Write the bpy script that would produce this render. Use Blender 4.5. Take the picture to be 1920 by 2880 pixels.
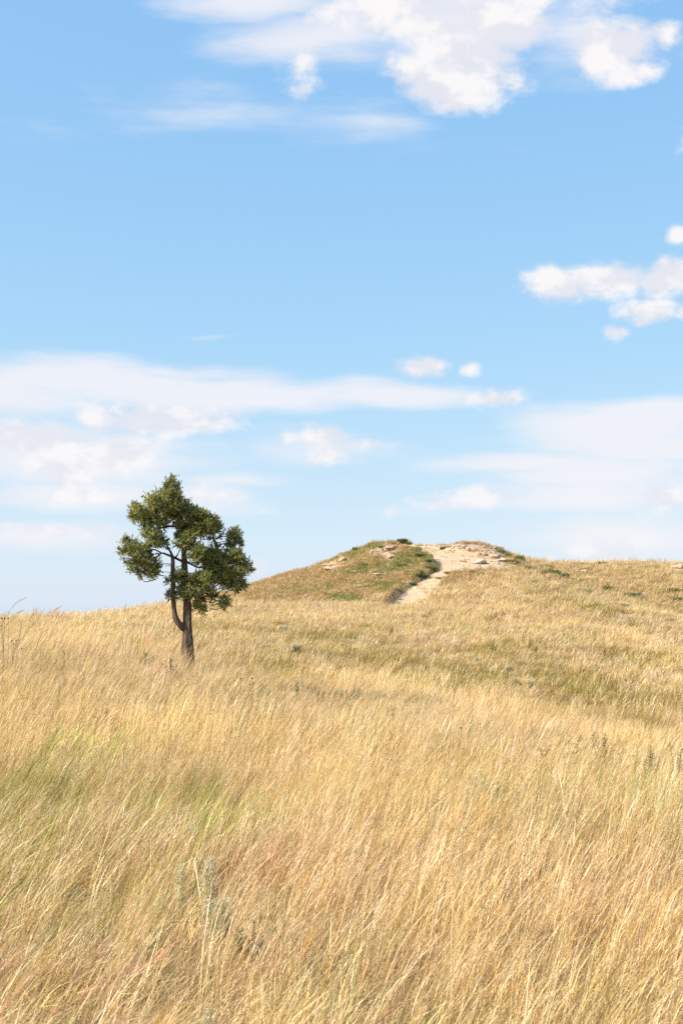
import bpy, math, random
import numpy as np
from mathutils import Vector, Matrix, Euler

# ------------------------------------------------------------------ scene
scene = bpy.context.scene
for o in list(bpy.data.objects):
    bpy.data.objects.remove(o)
COL = scene.collection
rng = np.random.default_rng(7)
random.seed(7)

# ------------------------------------------------------------------ camera
EYE = 1.65
FPX, IW, IH, HROW = 4000.0, 1920.0, 2880.0, 1765.0     # focal length in photo pixels, frame, eye-level row
PITCH = math.atan((HROW - IH / 2) / FPX)
cam_d = bpy.data.cameras.new('camera')
cam_d.sensor_fit = 'HORIZONTAL'
cam_d.sensor_width = 24.0
cam_d.lens = 24.0 * FPX / IW
cam_d.clip_start = 0.05
cam_d.clip_end = 20000
cam_d.dof.use_dof = True
cam_d.dof.focus_distance = 26.0
cam_d.dof.aperture_fstop = 13.0
cam = bpy.data.objects.new('camera', cam_d)
cam.location = (0, 0, EYE)
cam.rotation_euler = (math.pi / 2 + PITCH, 0, 0)
COL.objects.link(cam)
scene.camera = cam

# ------------------------------------------------------------------ render settings / exposure
scene.render.engine = 'CYCLES'
scene.view_settings.view_transform = 'Standard'
scene.view_settings.look = 'None'
scene.view_settings.gamma = 1.0
scene.view_settings.exposure = 0.70
scene.view_settings.use_curve_mapping = False
scene.cycles.use_denoising = False
scene.cycles.max_bounces = 5
scene.cycles.diffuse_bounces = 3
scene.cycles.glossy_bounces = 1
scene.cycles.transmission_bounces = 3
scene.cycles.transparent_max_bounces = 8
scene.render.film_transparent = False

# ------------------------------------------------------------------ sun and sky
SUN_AZ, SUN_EL = math.radians(-107.0), math.radians(38.0)   # azimuth from +Y towards +X: from the left, a little behind the camera
sun_dir = Vector((math.sin(SUN_AZ) * math.cos(SUN_EL), math.cos(SUN_AZ) * math.cos(SUN_EL), math.sin(SUN_EL)))
sd = bpy.data.lights.new('sun', 'SUN')
sd.energy = 5.0
sd.angle = math.radians(0.55)
sd.color = (1.0, 0.93, 0.82)
so = bpy.data.objects.new('sun', sd)
so.rotation_euler = (-sun_dir).to_track_quat('-Z', 'Y').to_euler()
so.location = (0, 0, 60)
COL.objects.link(so)


class NT:
    """small helper for node trees"""
    def __init__(self, tree):
        self.t = tree
        tree.nodes.clear()

    def n(self, kind, inputs=None, **props):
        nd = self.t.nodes.new(kind)
        for k, v in props.items():
            setattr(nd, k, v)
        for k, v in (inputs or {}).items():
            s = nd.inputs[k]
            if hasattr(v, 'is_output'):
                self.t.links.new(v, s)
            else:
                s.default_value = v
        return nd

    def math(self, op, a, b=None, c=None, clamp=False):
        ins = {0: a}
        if b is not None:
            ins[1] = b
        if c is not None:
            ins[2] = c
        return self.n('ShaderNodeMath', ins, operation=op, use_clamp=clamp).outputs[0]

    def vmath(self, op, a, b=None, c=None):
        ins = {0: a}
        if b is not None:
            ins[1] = b
        if c is not None:
            ins[2] = c
        nd = self.n('ShaderNodeVectorMath', ins, operation=op)
        return nd.outputs['Value'] if op in ('LENGTH', 'DOT_PRODUCT') else nd.outputs[0]

    def mix(self, f, a, b, blend='MIX'):
        nd = self.n('ShaderNodeMix', data_type='RGBA', blend_type=blend)
        for s, v in ((nd.inputs[0], f), (nd.inputs[6], a), (nd.inputs[7], b)):
            if hasattr(v, 'is_output'):
                self.t.links.new(v, s)
            else:
                s.default_value = v if not isinstance(v, tuple) or len(v) == 4 else (*v, 1)
        return nd.outputs[2]

    def smooth(self, x, lo, hi, tlo=0.0, thi=1.0):
        nd = self.n('ShaderNodeMapRange', {0: x, 1: lo, 2: hi, 3: tlo, 4: thi}, interpolation_type='SMOOTHSTEP')
        return nd.outputs[0]

    def noise(self, vec, scale, detail=4.0, rough=0.5, dist=0.0, out=0, dim='3D'):
        return self.n('ShaderNodeTexNoise', {'Vector': vec, 'Scale': scale, 'Detail': detail, 'Roughness': rough,
                                             'Distortion': dist}, noise_dimensions=dim).outputs[out]


def px_el(row):
    """tangent of the elevation angle of a photo row on the middle column"""
    v = IH / 2 - row
    return (FPX * math.sin(PITCH) + v * math.cos(PITCH)) / (FPX * math.cos(PITCH) - v * math.sin(PITCH))


world = bpy.data.worlds.new('World')
scene.world = world
world.use_nodes = True
W = NT(world.node_tree)
sky = W.n('ShaderNodeTexSky', sky_type='NISHITA', sun_disc=False)
sky.sun_elevation = SUN_EL
sky.sun_rotation = SUN_AZ % (2 * math.pi)
sky.altitude = 900.0
sky.air_density = 1.0
sky.dust_density = 1.6
sky.ozone_density = 1.6
SKY_STRENGTH = 0.15
skyc = W.n('ShaderNodeVectorMath', {0: sky.outputs[0], 'Scale': SKY_STRENGTH}, operation='SCALE').outputs[0]
# a colour curve per channel evens out the sky from the zenith to the horizon
_s = W.n('ShaderNodeSeparateColor', {0: skyc})
skyc = W.n('ShaderNodeCombineColor', {0: W.math('MULTIPLY', W.math('POWER', _s.outputs[0], 0.66), 0.556),
                                      1: W.math('MULTIPLY', W.math('POWER', _s.outputs[1], 0.42), 0.58),
                                      2: W.math('MULTIPLY', W.math('POWER', _s.outputs[2], 0.15), 0.62)}).outputs[0]
gen = W.n('ShaderNodeTexCoord').outputs['Generated']
sx = W.n('ShaderNodeSeparateXYZ', {0: gen})
az = W.math('MULTIPLY', W.math('ARCTAN2', sx.outputs[0], sx.outputs[1]), 180 / math.pi)
el = W.math('MULTIPLY', W.math('ARCSINE', sx.outputs[2]), 180 / math.pi)
PERIOD = 38.0                                       # the same kind of cloud groups goes on all round the sky
u = W.math('SUBTRACT', W.math('FLOORED_MODULO', W.math('ADD', az, PERIOD / 2 + 1.0), PERIOD), PERIOD / 2 + 1.0)
uv = W.n('ShaderNodeCombineXYZ', {0: u, 1: el}).outputs[0]
av = W.n('ShaderNodeCombineXYZ', {0: az, 1: el}).outputs[0]
# warp of the cloud outlines
wn = W.noise(av, 0.22, 2.0, 0.5, out=1, dim='2D')
warp = W.vmath('SCALE', W.vmath('SUBTRACT', wn, (0.5, 0.5, 0.5)))
warp.node.inputs['Scale'].default_value = 1.0
uvw = W.vmath('ADD', uv, W.vmath('MULTIPLY', warp, (1.0, 0.55, 0.0)))

S15 = IW / 1568.0                                    # cloud centres below were read off a 1568 px wide view


def blob_field(blobs, vec):
    acc = None
    for (bx, by, rx, ry, w) in blobs:
        px_, py_ = bx * S15, by * S15
        ca = math.degrees(math.atan((px_ - IW / 2) / (FPX * math.cos(PITCH) - (IH / 2 - py_) * math.sin(PITCH))))
        ce = math.degrees(math.atan(px_el(py_)))
        ra, re = math.degrees(rx * S15 / FPX), math.degrees(ry * S15 / FPX)
        q = W.vmath('MULTIPLY_ADD', vec, (1 / ra, 1 / re, 0), (-ca / ra, -ce / re, 0))
        f = W.math('MULTIPLY_ADD', W.vmath('LENGTH', q), -w, w)
        acc = f if acc is None else W.math('MAXIMUM', acc, f)
    return acc


CUMULUS = [(1060, 130, 165, 110, 1.5), (1185, 80, 100, 70, 1.3), (1010, 195, 125, 60, 1.3), (940, 165, 75, 55, .9), (1045, 235, 60, 30, .9),
           (900, 25, 160, 66, 1.3), (1110, 10, 190, 60, 1.3), (1400, 135, 120, 66, 1.4), (1450, 188, 66, 36, 1.2), (1522, 112, 34, 30, .8),
           (1330, 40, 60, 40, .3), (1450, 15, 80, 28, .8), (702, 155, 42, 36, .3),
           (1285, 665, 88, 48, 1.3), (1400, 656, 150, 46, 1.4), (1540, 662, 110, 46, 1.4), (1482, 730, 64, 28, .9), (1410, 774, 26, 16, .7),
           (1562, 570, 24, 18, .7), (972, 840, 76, 34, 1.2), (1080, 848, 34, 18, .7), (1148, 916, 80, 22, .8), (1560, 742, 18, 14, .7),
           (380, 966, 185, 44, 1.5), (230, 972, 66, 42, 1.2), (60, 1022, 170, 46, 1.5), (265, 1045, 120, 50, 1), (170, 1085, 170, 50, .9),
           (742, 1006, 64, 28, .8), (668, 1010, 30, 20, .7), (830, 1022, 80, 14, .5), (750, 1048, 54, 26, .5),
           (890, 1174, 36, 22, .9), (1050, 1150, 110, 30, .8), (1530, 1150, 80, 42, .8), (210, 1150, 130, 26, .6), (500, 1146, 60, 28, .5),
           (120, 1226, 130, 18, .5), (1400, 1272, 150, 24, .5), (600, 1182, 40, 10, .4), (585, 1305, 34, 18, .5),
           (200, -420, 190, 90, 1), (900, -600, 260, 120, 1), (1500, -350, 160, 90, 1), (1750, 380, 130, 70, .9), (1830, 820, 120, 50, .9)]
STRATUS = [(600, 10, 260, 66, .9), (740, 70, 300, 90, .7), (1000, 60, 260, 120, .7), (620, 265, 330, 44, .16), (860, 275, 130, 48, .2),
           (1330, 90, 200, 110, .5),
           (200, 880, 430, 62, 1.2), (560, 905, 500, 48, 1.2), (850, 908, 280, 36, .9), (0, 905, 300, 84, 1), (380, 860, 300, 30, .8), (470, 778, 110, 14, .4),
           (60, 1050, 330, 100, 1), (260, 1060, 280, 84, .9), (1420, 1000, 320, 80, 1.2), (1520, 960, 260, 50, 1.2), (1230, 1068, 320, 36, 1), (1500, 1040, 240, 60, 1.1),
           (1400, 1095, 340, 70, 1.1), (1330, 1150, 370, 56, 1), (1080, 1160, 200, 30, .6), (180, 1150, 280, 46, .9), (560, 1106, 160, 22, .6),
           (480, 1150, 140, 40, .5), (100, 1230, 270, 46, .8), (1400, 1230, 420, 66, .75), (760, 1030, 190, 40, .4),
           (300, -300, 500, 120, .7), (1300, -500, 500, 130, .7), (1800, 1010, 260, 60, .8), (1800, 120, 250, 80, .6)]
ec = blob_field(CUMULUS, uvw)
es = blob_field(STRATUS, uvw)
nv = W.vmath('MULTIPLY', av, (1.0, 1.5, 1.0))
nc = W.noise(nv, 0.40, 9.0, 0.64, dim='2D')
nv2 = W.vmath('ADD', nv, (-0.45, 0.55, 0.0))
nc2 = W.noise(nv2, 0.36, 3.0, 0.5, dim='2D')
ns = W.noise(W.vmath('MULTIPLY', av, (0.26, 1.5, 1.0)), 0.42, 7.0, 0.58, dim='2D')
dc = W.math('MULTIPLY_ADD', W.math('SUBTRACT', nc, 0.47), 2.3, ec)
ds = W.math('MULTIPLY_ADD', W.math('SUBTRACT', ns, 0.46), 1.3, es)
ac = W.smooth(dc, -0.16, 0.82)
as_ = W.math('MULTIPLY', W.smooth(ds, -0.08, 0.85), 0.86)
cloud_lit = W.smooth(W.math('SUBTRACT', nc, nc2), -0.12, 0.14)  # sunlit and shaded sides of the clouds, painted into their colour
ccol = W.mix(cloud_lit, (0.835, 0.845, 0.92, 1), (1.02, 0.99, 0.985, 1))
GAIN = 0.595
lowhaze = W.smooth(el, 11.0, -1.0)
skyh = W.mix(W.math('MULTIPLY', lowhaze, 0.42), skyc, (0.84 * GAIN, 0.885 * GAIN, 0.95 * GAIN, 1))
withs = W.mix(as_, skyh, (0.95 * GAIN, 0.94 * GAIN, 0.98 * GAIN, 1))
ccolg = W.n('ShaderNodeVectorMath', {0: ccol, 'Scale': GAIN}, operation='SCALE').outputs[0]
acl = W.math('MULTIPLY', ac, W.math('MULTIPLY_ADD', lowhaze, -0.35, 0.95))
final = W.mix(acl, withs, ccolg)
bg = W.n('ShaderNodeBackground', {'Color': final, 'Strength': 1.0})
W.n('ShaderNodeOutputWorld', {'Surface': bg.outputs[0]})
world.cycles.sampling_method = 'MANUAL'
world.cycles.sample_map_resolution = 256

# ------------------------------------------------------------------ noise
_P = np.random.default_rng(3).random((256, 256))


def vnoise(x, y):
    xi, yi = np.floor(x).astype(int), np.floor(y).astype(int)
    fx, fy = x - xi, y - yi
    fx, fy = fx * fx * (3 - 2 * fx), fy * fy * (3 - 2 * fy)
    a, b = _P[xi & 255, yi & 255], _P[(xi + 1) & 255, yi & 255]
    c, d = _P[xi & 255, (yi + 1) & 255], _P[(xi + 1) & 255, (yi + 1) & 255]
    return (a * (1 - fx) + b * fx) * (1 - fy) + (c * (1 - fx) + d * fx) * fy


def fbm(x, y, octv=4, gain=0.5):
    s, a, t = 0.0, 1.0, 0.0
    for i in range(octv):
        s = s + a * vnoise(x * 2 ** i + 17.3 * i, y * 2 ** i - 9.1 * i)
        t += a
        a *= gain
    return s / t - 0.5


def sstep(x, lo, hi):
    t = np.clip((x - lo) / (hi - lo), 0, 1)
    return t * t * (3 - 2 * t)


# ------------------------------------------------------------------ terrain: a hill surveyed along lines of sight
PROF = {   # photo column: (distance in m, photo row) of the top of the grass, last one is the crest
    -300: [(10, 2250), (15, 2060), (20, 1950), (30, 1838), (40, 1785), (50, 1755), (60, 1748)],
    0: [(10, 2255), (15, 2070), (20, 1955), (30, 1838), (40, 1780), (50, 1749), (58, 1740)],
    240: [(10, 2260), (15, 2085), (20, 1975), (30, 1858), (40, 1790), (50, 1748), (62, 1722)],
    430: [(10, 2270), (15, 2100), (20, 1992), (30, 1878), (40, 1808), (55, 1742), (68, 1706), (76, 1698)],
    580: [(10, 2270), (15, 2110), (20, 2005), (25, 1942), (30, 1912), (40, 1845), (55, 1762), (70, 1706), (80, 1682), (86, 1674)],
    700: [(10, 2270), (15, 2115), (20, 2020), (25, 1975), (30, 1955), (40, 1890), (55, 1790), (70, 1718), (80, 1688), (88, 1658), (93, 1645)],
    800: [(10, 2270), (15, 2125), (20, 2040), (25, 2005), (30, 1985), (40, 1905), (55, 1800), (70, 1724), (80, 1690), (88, 1645), (94, 1616)],
    900: [(10, 2275), (15, 2135), (20, 2060), (25, 2035), (30, 2010), (40, 1920), (55, 1810), (70, 1728), (80, 1690), (88, 1634), (95, 1588)],
    980: [(10, 2275), (15, 2140), (20, 2075), (25, 2055), (30, 2025), (40, 1928), (55, 1813), (70, 1730), (80, 1691), (88, 1618), (95, 1551)],
    1050: [(10, 2275), (15, 2145), (20, 2085), (25, 2068), (30, 2038), (40, 1935), (55, 1816), (70, 1732), (80, 1690), (88, 1606), (95, 1524)],
    1130: [(10, 2275), (15, 2150), (20, 2098), (25, 2082), (30, 2052), (40, 1942), (55, 1820), (70, 1733), (80, 1687), (88, 1600), (95, 1522)],
    1180: [(10, 2275), (15, 2152), (20, 2106), (25, 2093), (30, 2063), (40, 1947), (55, 1823), (70, 1734), (80, 1683), (88, 1602), (95, 1543), (97, 1536)],
    1230: [(10, 2275), (15, 2154), (20, 2113), (25, 2103), (30, 2073), (40, 1952), (55, 1825), (70, 1735), (80, 1678), (88, 1604), (95, 1552), (99, 1534)],
    1290: [(10, 2275), (15, 2156), (20, 2120), (25, 2112), (30, 2084), (40, 1960), (55, 1828), (70, 1734), (80, 1668), (88, 1607), (94, 1562), (97, 1527)],
    1340: [(10, 2275), (15, 2158), (20, 2125), (25, 2118), (30, 2092), (40, 1966), (55, 1832), (70, 1734), (80, 1662), (88, 1606), (94, 1562), (97, 1525)],
    1400: [(10, 2275), (15, 2160), (20, 2131), (25, 2125), (30, 2100), (40, 1973), (55, 1837), (70, 1734), (80, 1656), (88, 1606), (94, 1572), (97, 1545)],
    1440: [(10, 2275), (15, 2162), (20, 2135), (25, 2130), (30, 2107), (40, 1978), (55, 1840), (70, 1735), (80, 1652), (88, 1606), (95, 1574), (98, 1563)],
    1500: [(10, 2275), (15, 2165), (20, 2140), (25, 2135), (30, 2115), (40, 1985), (55, 1845), (70, 1736), (80, 1653), (90, 1606), (100, 1573)],
    1640: [(10, 2280), (15, 2178), (20, 2160), (25, 2160), (30, 2140), (40, 2005), (55, 1858), (70, 1742), (77, 1694), (86, 1672), (100, 1595), (105, 1580)],
    1800: [(10, 2285), (15, 2192), (20, 2185), (25, 2190), (30, 2165), (40, 2025), (55, 1875), (70, 1762), (77, 1718), (86, 1706), (100, 1612), (108, 1582)],
    1920: [(10, 2290), (15, 2202), (20, 2205), (25, 2212), (30, 2185), (40, 2040), (55, 1890), (70, 1778), (77, 1745), (86, 1737), (100, 1640), (110, 1584)],
    2300: [(10, 2300), (15, 2215), (20, 2225), (25, 2240), (30, 2215), (40, 2070), (55, 1915), (70, 1800), (77, 1770), (86, 1760), (100, 1660), (112, 1590)],
}
AZS = np.radians(np.arange(-60, 60.01, 0.1))
DS = np.arange(0, 150.01, 0.25)


def _survey():
    cols, zs = [], []
    for c in sorted(PROF):
        lift = min(1.0, max(0.0, (c - 580) / 550.0))
        pts = [(d_, r_ - lift * {15: 30, 20: 55, 25: 50, 30: 36}.get(d_, 0)) for d_, r_ in PROF[c]]
        d = [0, 4] + [p[0] for p in pts]
        z = [-1.27, -1.27] + [px_el(p[1]) * p[0] for p in pts]
        dcr, zcr = d[-1], z[-1]
        prof = np.interp(DS, d, z)
        t = np.clip(DS - dcr, 0, None)
        prof = np.where(DS > dcr, zcr - 12 * (1 - np.exp(-(0.02 * t + 0.0045 * t * t) / 12)), prof)
        cols.append(math.atan((c - IW / 2) / (FPX * math.cos(PITCH))))
        zs.append(prof)
    zs = np.array(zs)
    Z = np.empty((len(AZS), len(DS)))
    for j in range(len(DS)):
        Z[:, j] = np.interp(AZS, cols, zs[:, j])

    def gsm(A, sig, ax):
        r = int(3 * sig) + 1
        k = np.exp(-0.5 * (np.arange(-r, r + 1) / sig) ** 2)
        k /= k.sum()
        pad = [(0, 0), (0, 0)]
        pad[ax] = (r, r)
        B = np.pad(A, pad, mode='edge')
        return np.apply_along_axis(lambda v: np.convolve(v, k, mode='valid'), ax, B)
    near = gsm(gsm(Z, 12, 0), 6, 1)
    far = gsm(gsm(Z, 3.0, 0), 2.2, 1)
    w = sstep(DS, 62, 82)[None, :]
    return near * (1 - w) + far * w


ZS = _survey()
ZMEAN = ZS[::200].mean(0)


def mound_mask(x, y):
    a, d = np.arctan2(x, y), np.hypot(x, y)
    c = IW / 2 + np.tan(a) * FPX * math.cos(PITCH)
    left = np.interp(c, [560, 700, 1000, 1100, 1400, 1500, 1920], [84, 80.5, 79.5, 80, 87, 92, 92])
    return sstep(c, 540, 700) * sstep(d - left, -0.8, 0.8) * (1 - sstep(c, 1400, 1470))


def surf0(x, y):
    """top of the grass, before path and banks"""
    a, d = np.arctan2(x, y), np.hypot(x, y)
    ai = np.clip((a - AZS[0]) / (AZS[1] - AZS[0]), 0, len(AZS) - 1.001)
    di = np.clip(d / 0.25, 0, len(DS) - 1.001)
    i, j = ai.astype(int), di.astype(int)
    fa, fd = ai - i, di - j
    z = (ZS[i, j] * (1 - fa) + ZS[i + 1, j] * fa) * (1 - fd) + (ZS[i, j + 1] * (1 - fa) + ZS[i + 1, j + 1] * fa) * fd
    zm = np.interp(d, DS, ZMEAN)
    w = sstep(np.abs(a), math.radians(60), math.radians(165))
    z = z * (1 - w) + zm * w
    w2 = sstep(d, 140, 700)
    return z * (1 - w2) + (-34.0) * w2 + EYE


def grass_off(x, y):
    d = np.hypot(x, y)
    g = np.interp(d, [0, 25, 60, 90], [0.26, 0.26, 0.22, 0.16])
    m = mound_mask(x, y)
    return g * (1 - m) + 0.05 * m


def ray(px_, row):
    v, h = IH / 2 - row, px_ - IW / 2
    d = np.array([h, FPX * math.cos(PITCH) - v * math.sin(PITCH), FPX * math.sin(PITCH) + v * math.cos(PITCH)])
    return d / np.linalg.norm(d)


def hit(px_, row, fn=None, dmin=3.0):
    """where the line of sight through a photo pixel meets the grass top"""
    fn = fn or surf0
    r = ray(px_, row)
    t = np.arange(dmin, 130, 0.05)
    p = r[None, :] * t[:, None]
    below = p[:, 2] + EYE < fn(p[:, 0], p[:, 1])
    k = int(np.argmax(below)) if below.any() else int(np.argmin(np.abs(p[:, 2] + EYE - fn(p[:, 0], p[:, 1]))))
    return p[k, 0], p[k, 1]


def poly_dist(x, y, P):
    """distance to a polyline and the side (+1 = to the right when walking along it)"""
    best = np.full(np.shape(x), 1e9)
    side = np.zeros(np.shape(x))
    for (ax, ay), (bx, by) in zip(P[:-1], P[1:]):
        ex, ey = bx - ax, by - ay
        t = np.clip(((x - ax) * ex + (y - ay) * ey) / (ex * ex + ey * ey + 1e-9), 0, 1)
        dx, dy = x - ax - t * ex, y - ay - t * ey
        dd = np.hypot(dx, dy)
        s = np.sign(ey * dx - ex * dy)
        m = dd < best
        best = np.where(m, dd, best)
        side = np.where(m, s, side)
    return best, side


EDGE = [hit(*p) for p in [(1085, 1692), (1118, 1672), (1150, 1646), (1180, 1626), (1203, 1611), (1224, 1600), (1226, 1588), (1212, 1574),
                          (1190, 1560), (1172, 1548), (1160, 1541)]]
BANK = [hit(*p) for p in [(1215, 1541), (1250, 1546), (1290, 1552), (1340, 1558), (1380, 1566), (1420, 1577)]]
SAND = [hit(*p) for p in [(1062, 1697), (1118, 1673), (1150, 1647), (1203, 1612), (1228, 1600), (1228, 1588), (1212, 1573), (1188, 1560),
                          (1150, 1545), (1135, 1536)]] + \
       [(5.2, 98.5), (7.0, 99.5)] + \
       [hit(*p) for p in [(1275, 1549), (1330, 1553), (1385, 1562), (1428, 1575), (1432, 1590), (1370, 1599), (1310, 1600), (1268, 1608), (1262, 1618),
                          (1234, 1645), (1198, 1674), (1154, 1697), (1095, 1706)]]


def in_poly(x, y, P):
    inside = np.zeros(np.shape(x), bool)
    n = len(P)
    for i in range(n):
        (x1, y1), (x2, y2) = P[i], P[(i + 1) % n]
        c = ((y1 > y) != (y2 > y)) & (x < (x2 - x1) * (y - y1) / (y2 - y1 + 1e-12) + x1)
        inside ^= c
    return inside


def path_band(x, y):
    """signed distance into the sand (positive inside), ragged"""
    d, _ = poly_dist(x, y, SAND + [SAND[0]])
    s = np.where(in_poly(x, y, SAND), d, -d)
    return s + 0.55 * fbm(x * 1.6, y * 0.9, 3)


def ground(x, y):
    x, y = np.asarray(x, float), np.asarray(y, float)
    z = surf0(x, y) - grass_off(x, y)
    m = mound_mask(x, y)
    d = np.hypot(x, y)
    near_m = (d > 74) & (d < 108) & (np.abs(x - 5) < 16)
    if near_m.any():
        de, se = poly_dist(x, y, EDGE)
        left = np.where(se < 0, np.exp(-(de / 1.1) ** 1.2), 0)
        bk = np.clip(0.24 + 0.9 * fbm(x * 0.7, y * 0.7 + 3, 3), 0.02, 0.5)
        z = z + np.where(near_m, bk * left * sstep(de, 0.0, 0.22) + np.where(se > 0, -0.1 * np.exp(-de / 0.8), 0), 0)
        db, sb = poly_dist(x, y, BANK)
        up = np.where(sb < 0, np.exp(-(db / 1.5) ** 2), 0) * sstep(db, 0.0, 0.3)
        z = z + np.where(near_m, 0.16 * up, 0)
        sb_ = path_band(x, y)
        rough = 1 - sstep(sb_, -0.2, 0.2) * 0.8
        z = z + np.where(near_m, m * rough * (0.42 * fbm(x * 0.9, y * 0.55, 4) + 0.24 * fbm(x * 2.7, y * 2.2, 3)), 0)
    z = z + (1 - m) * (0.26 * fbm(x * 0.35, y * 0.35, 3) * sstep(d, 2, 12) + 0.07 * fbm(x * 1.7, y * 1.7, 3))
    return z


def ground1(x, y):
    return float(ground(np.array([x]), np.array([y]))[0])


# ------------------------------------------------------------------ object helpers
def mesh_np(name, V, F, attrs=None, smooth=True):
    me = bpy.data.meshes.new(name)
    V = np.asarray(V, np.float32)
    if isinstance(F, np.ndarray):
        nf, k = F.shape
        me.vertices.add(len(V))
        me.vertices.foreach_set('co', V.ravel())
        me.loops.add(nf * k)
        me.loops.foreach_set('vertex_index', F.astype(np.int32).ravel())
        me.polygons.add(nf)
        me.polygons.foreach_set('loop_start', np.arange(0, nf * k, k, dtype=np.int32))
        me.update(calc_edges=True)
    else:
        me.from_pydata([tuple(v) for v in V], [], F)
    for an, arr in (attrs or {}).items():
        arr = np.asarray(arr, np.float32)
        if arr.ndim == 1:
            a = me.attributes.new(an, 'FLOAT', 'POINT')
            a.data.foreach_set('value', arr)
        else:
            a = me.attributes.new(an, 'FLOAT_COLOR', 'POINT')
            if arr.shape[1] == 3:
                arr = np.concatenate([arr, np.ones((len(arr), 1), np.float32)], 1)
            a.data.foreach_set('color', arr.ravel())
    if smooth:
        me.polygons.foreach_set('use_smooth', np.ones(len(me.polygons), bool))
    return me


def obj(name, me, mat=None, parent=None, loc=None):
    o = bpy.data.objects.new(name, me)
    if mat is not None and me is not None and len(me.materials) == 0:
        me.materials.append(mat)
    if loc is not None:
        o.location = loc
    o.parent = parent
    COL.objects.link(o)
    return o


def tag(o, label=None, category=None, group=None, kind=None):
    for k, v in (('label', label), ('category', category), ('group', group), ('kind', kind)):
        if v:
            o[k] = v
    return o


def new_mat(name):
    m = bpy.data.materials.new(name)
    m.use_nodes = True
    return m, NT(m.node_tree)


# ------------------------------------------------------------------ materials
def plant_mat(name, transl=0.35, gloss=0.06, tint=True, tw=(1.0, 1.0, 0.85)):
    """leafy stuff: blade colour from the mesh, tint of the spot from the instance"""
    m, t = new_mat(name)
    c = t.n('ShaderNodeAttribute', attribute_name='col').outputs['Color']
    if tint:
        ti = t.n('ShaderNodeAttribute', attribute_name='tint', attribute_type='INSTANCER').outputs['Color']
        c = t.mix(1.0, c, ti, 'MULTIPLY')
    d = t.n('ShaderNodeBsdfDiffuse', {'Color': c})
    ct = t.mix(1.0, c, (*tw, 1), 'MULTIPLY')
    tr = t.n('ShaderNodeBsdfTranslucent', {'Color': ct})
    mx = t.n('ShaderNodeMixShader', {0: transl, 1: d.outputs[0], 2: tr.outputs[0]})
    g = t.n('ShaderNodeBsdfGlossy', {'Color': (1, 1, 1, 1), 'Roughness': 0.45})
    m2 = t.n('ShaderNodeMixShader', {0: gloss, 1: mx.outputs[0], 2: g.outputs[0]})
    t.n('ShaderNodeOutputMaterial', {'Surface': m2.outputs[0]})
    return m


def ground_mat():
    m, t = new_mat('prairie soil')
    co = t.n('ShaderNodeTexCoord').outputs['Object']
    n1 = t.noise(co, 0.5, 6, 0.6)
    n2 = t.noise(co, 9.0, 5, 0.6)
    n3 = t.noise(co, 45.0, 3, 0.6)
    soil = t.mix(t.smooth(n1, 0.35, 0.65), (0.30, 0.20, 0.10), (0.40, 0.28, 0.13))
    soil = t.mix(t.smooth(n2, 0.4, 0.7), soil, (0.24, 0.155, 0.075))
    bare = t.n('ShaderNodeAttribute', attribute_name='bare').outputs['Fac']
    sand = t.mix(t.smooth(n2, 0.3, 0.7), (0.45, 0.315, 0.19), (0.55, 0.405, 0.26))
    sand = t.mix(t.smooth(n3, 0.35, 0.6), (0.40, 0.29, 0.19), sand)
    c = t.mix(bare, soil, sand)
    bp = t.n('ShaderNodeBump', {'Strength': 0.7, 'Distance': 0.05, 'Height': t.math('ADD', n2, n3)})
    b = t.n('ShaderNodeBsdfPrincipled', {'Base Color': c, 'Roughness': 0.95, 'Specular IOR Level': 0.1, 'Normal': bp.outputs[0]})
    t.n('ShaderNodeOutputMaterial', {'Surface': b.outputs[0]})
    return m


def sand_mat():
    m, t = new_mat('trodden sand')
    co = t.n('ShaderNodeTexCoord').outputs['Object']
    n1 = t.noise(co, 0.7, 5, 0.6)
    n2 = t.noise(co, 5.0, 6, 0.65)
    n3 = t.noise(co, 30.0, 3, 0.6)
    c = t.mix(t.smooth(n1, 0.35, 0.7), (0.52, 0.365, 0.225), (0.60, 0.435, 0.28))
    c = t.mix(t.smooth(n2, 0.52, 0.75), c, (0.46, 0.32, 0.205))
    c = t.mix(t.smooth(n3, 0.62, 0.75), c, (0.42, 0.31, 0.22))
    bp = t.n('ShaderNodeBump', {'Strength': 0.8, 'Distance': 0.06, 'Height': t.math('ADD', n2, t.math('MULTIPLY', n3, 0.5))})
    b = t.n('ShaderNodeBsdfPrincipled', {'Base Color': c, 'Roughness': 0.95, 'Specular IOR Level': 0.1, 'Normal': bp.outputs[0]})
    t.n('ShaderNodeOutputMaterial', {'Surface': b.outputs[0]})
    return m


def rock_mat(name, c1, c2, c3):
    m, t = new_mat(name)
    co = t.n('ShaderNodeTexCoord').outputs['Object']
    lay = t.noise(t.vmath('MULTIPLY', co, (1.0, 1.0, 5.0)), 3.0, 5, 0.6)
    n2 = t.noise(co, 14.0, 5, 0.65)
    c = t.mix(t.smooth(lay, 0.35, 0.65), c1, c2)
    c = t.mix(t.smooth(n2, 0.55, 0.75), c, c3)
    bp = t.n('ShaderNodeBump', {'Strength': 0.8, 'Distance': 0.04, 'Height': t.math('ADD', lay, n2)})
    b = t.n('ShaderNodeBsdfPrincipled', {'Base Color': c, 'Roughness': 0.9, 'Specular IOR Level': 0.2, 'Normal': bp.outputs[0]})
    t.n('ShaderNodeOutputMaterial', {'Surface': b.outputs[0]})
    return m


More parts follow.
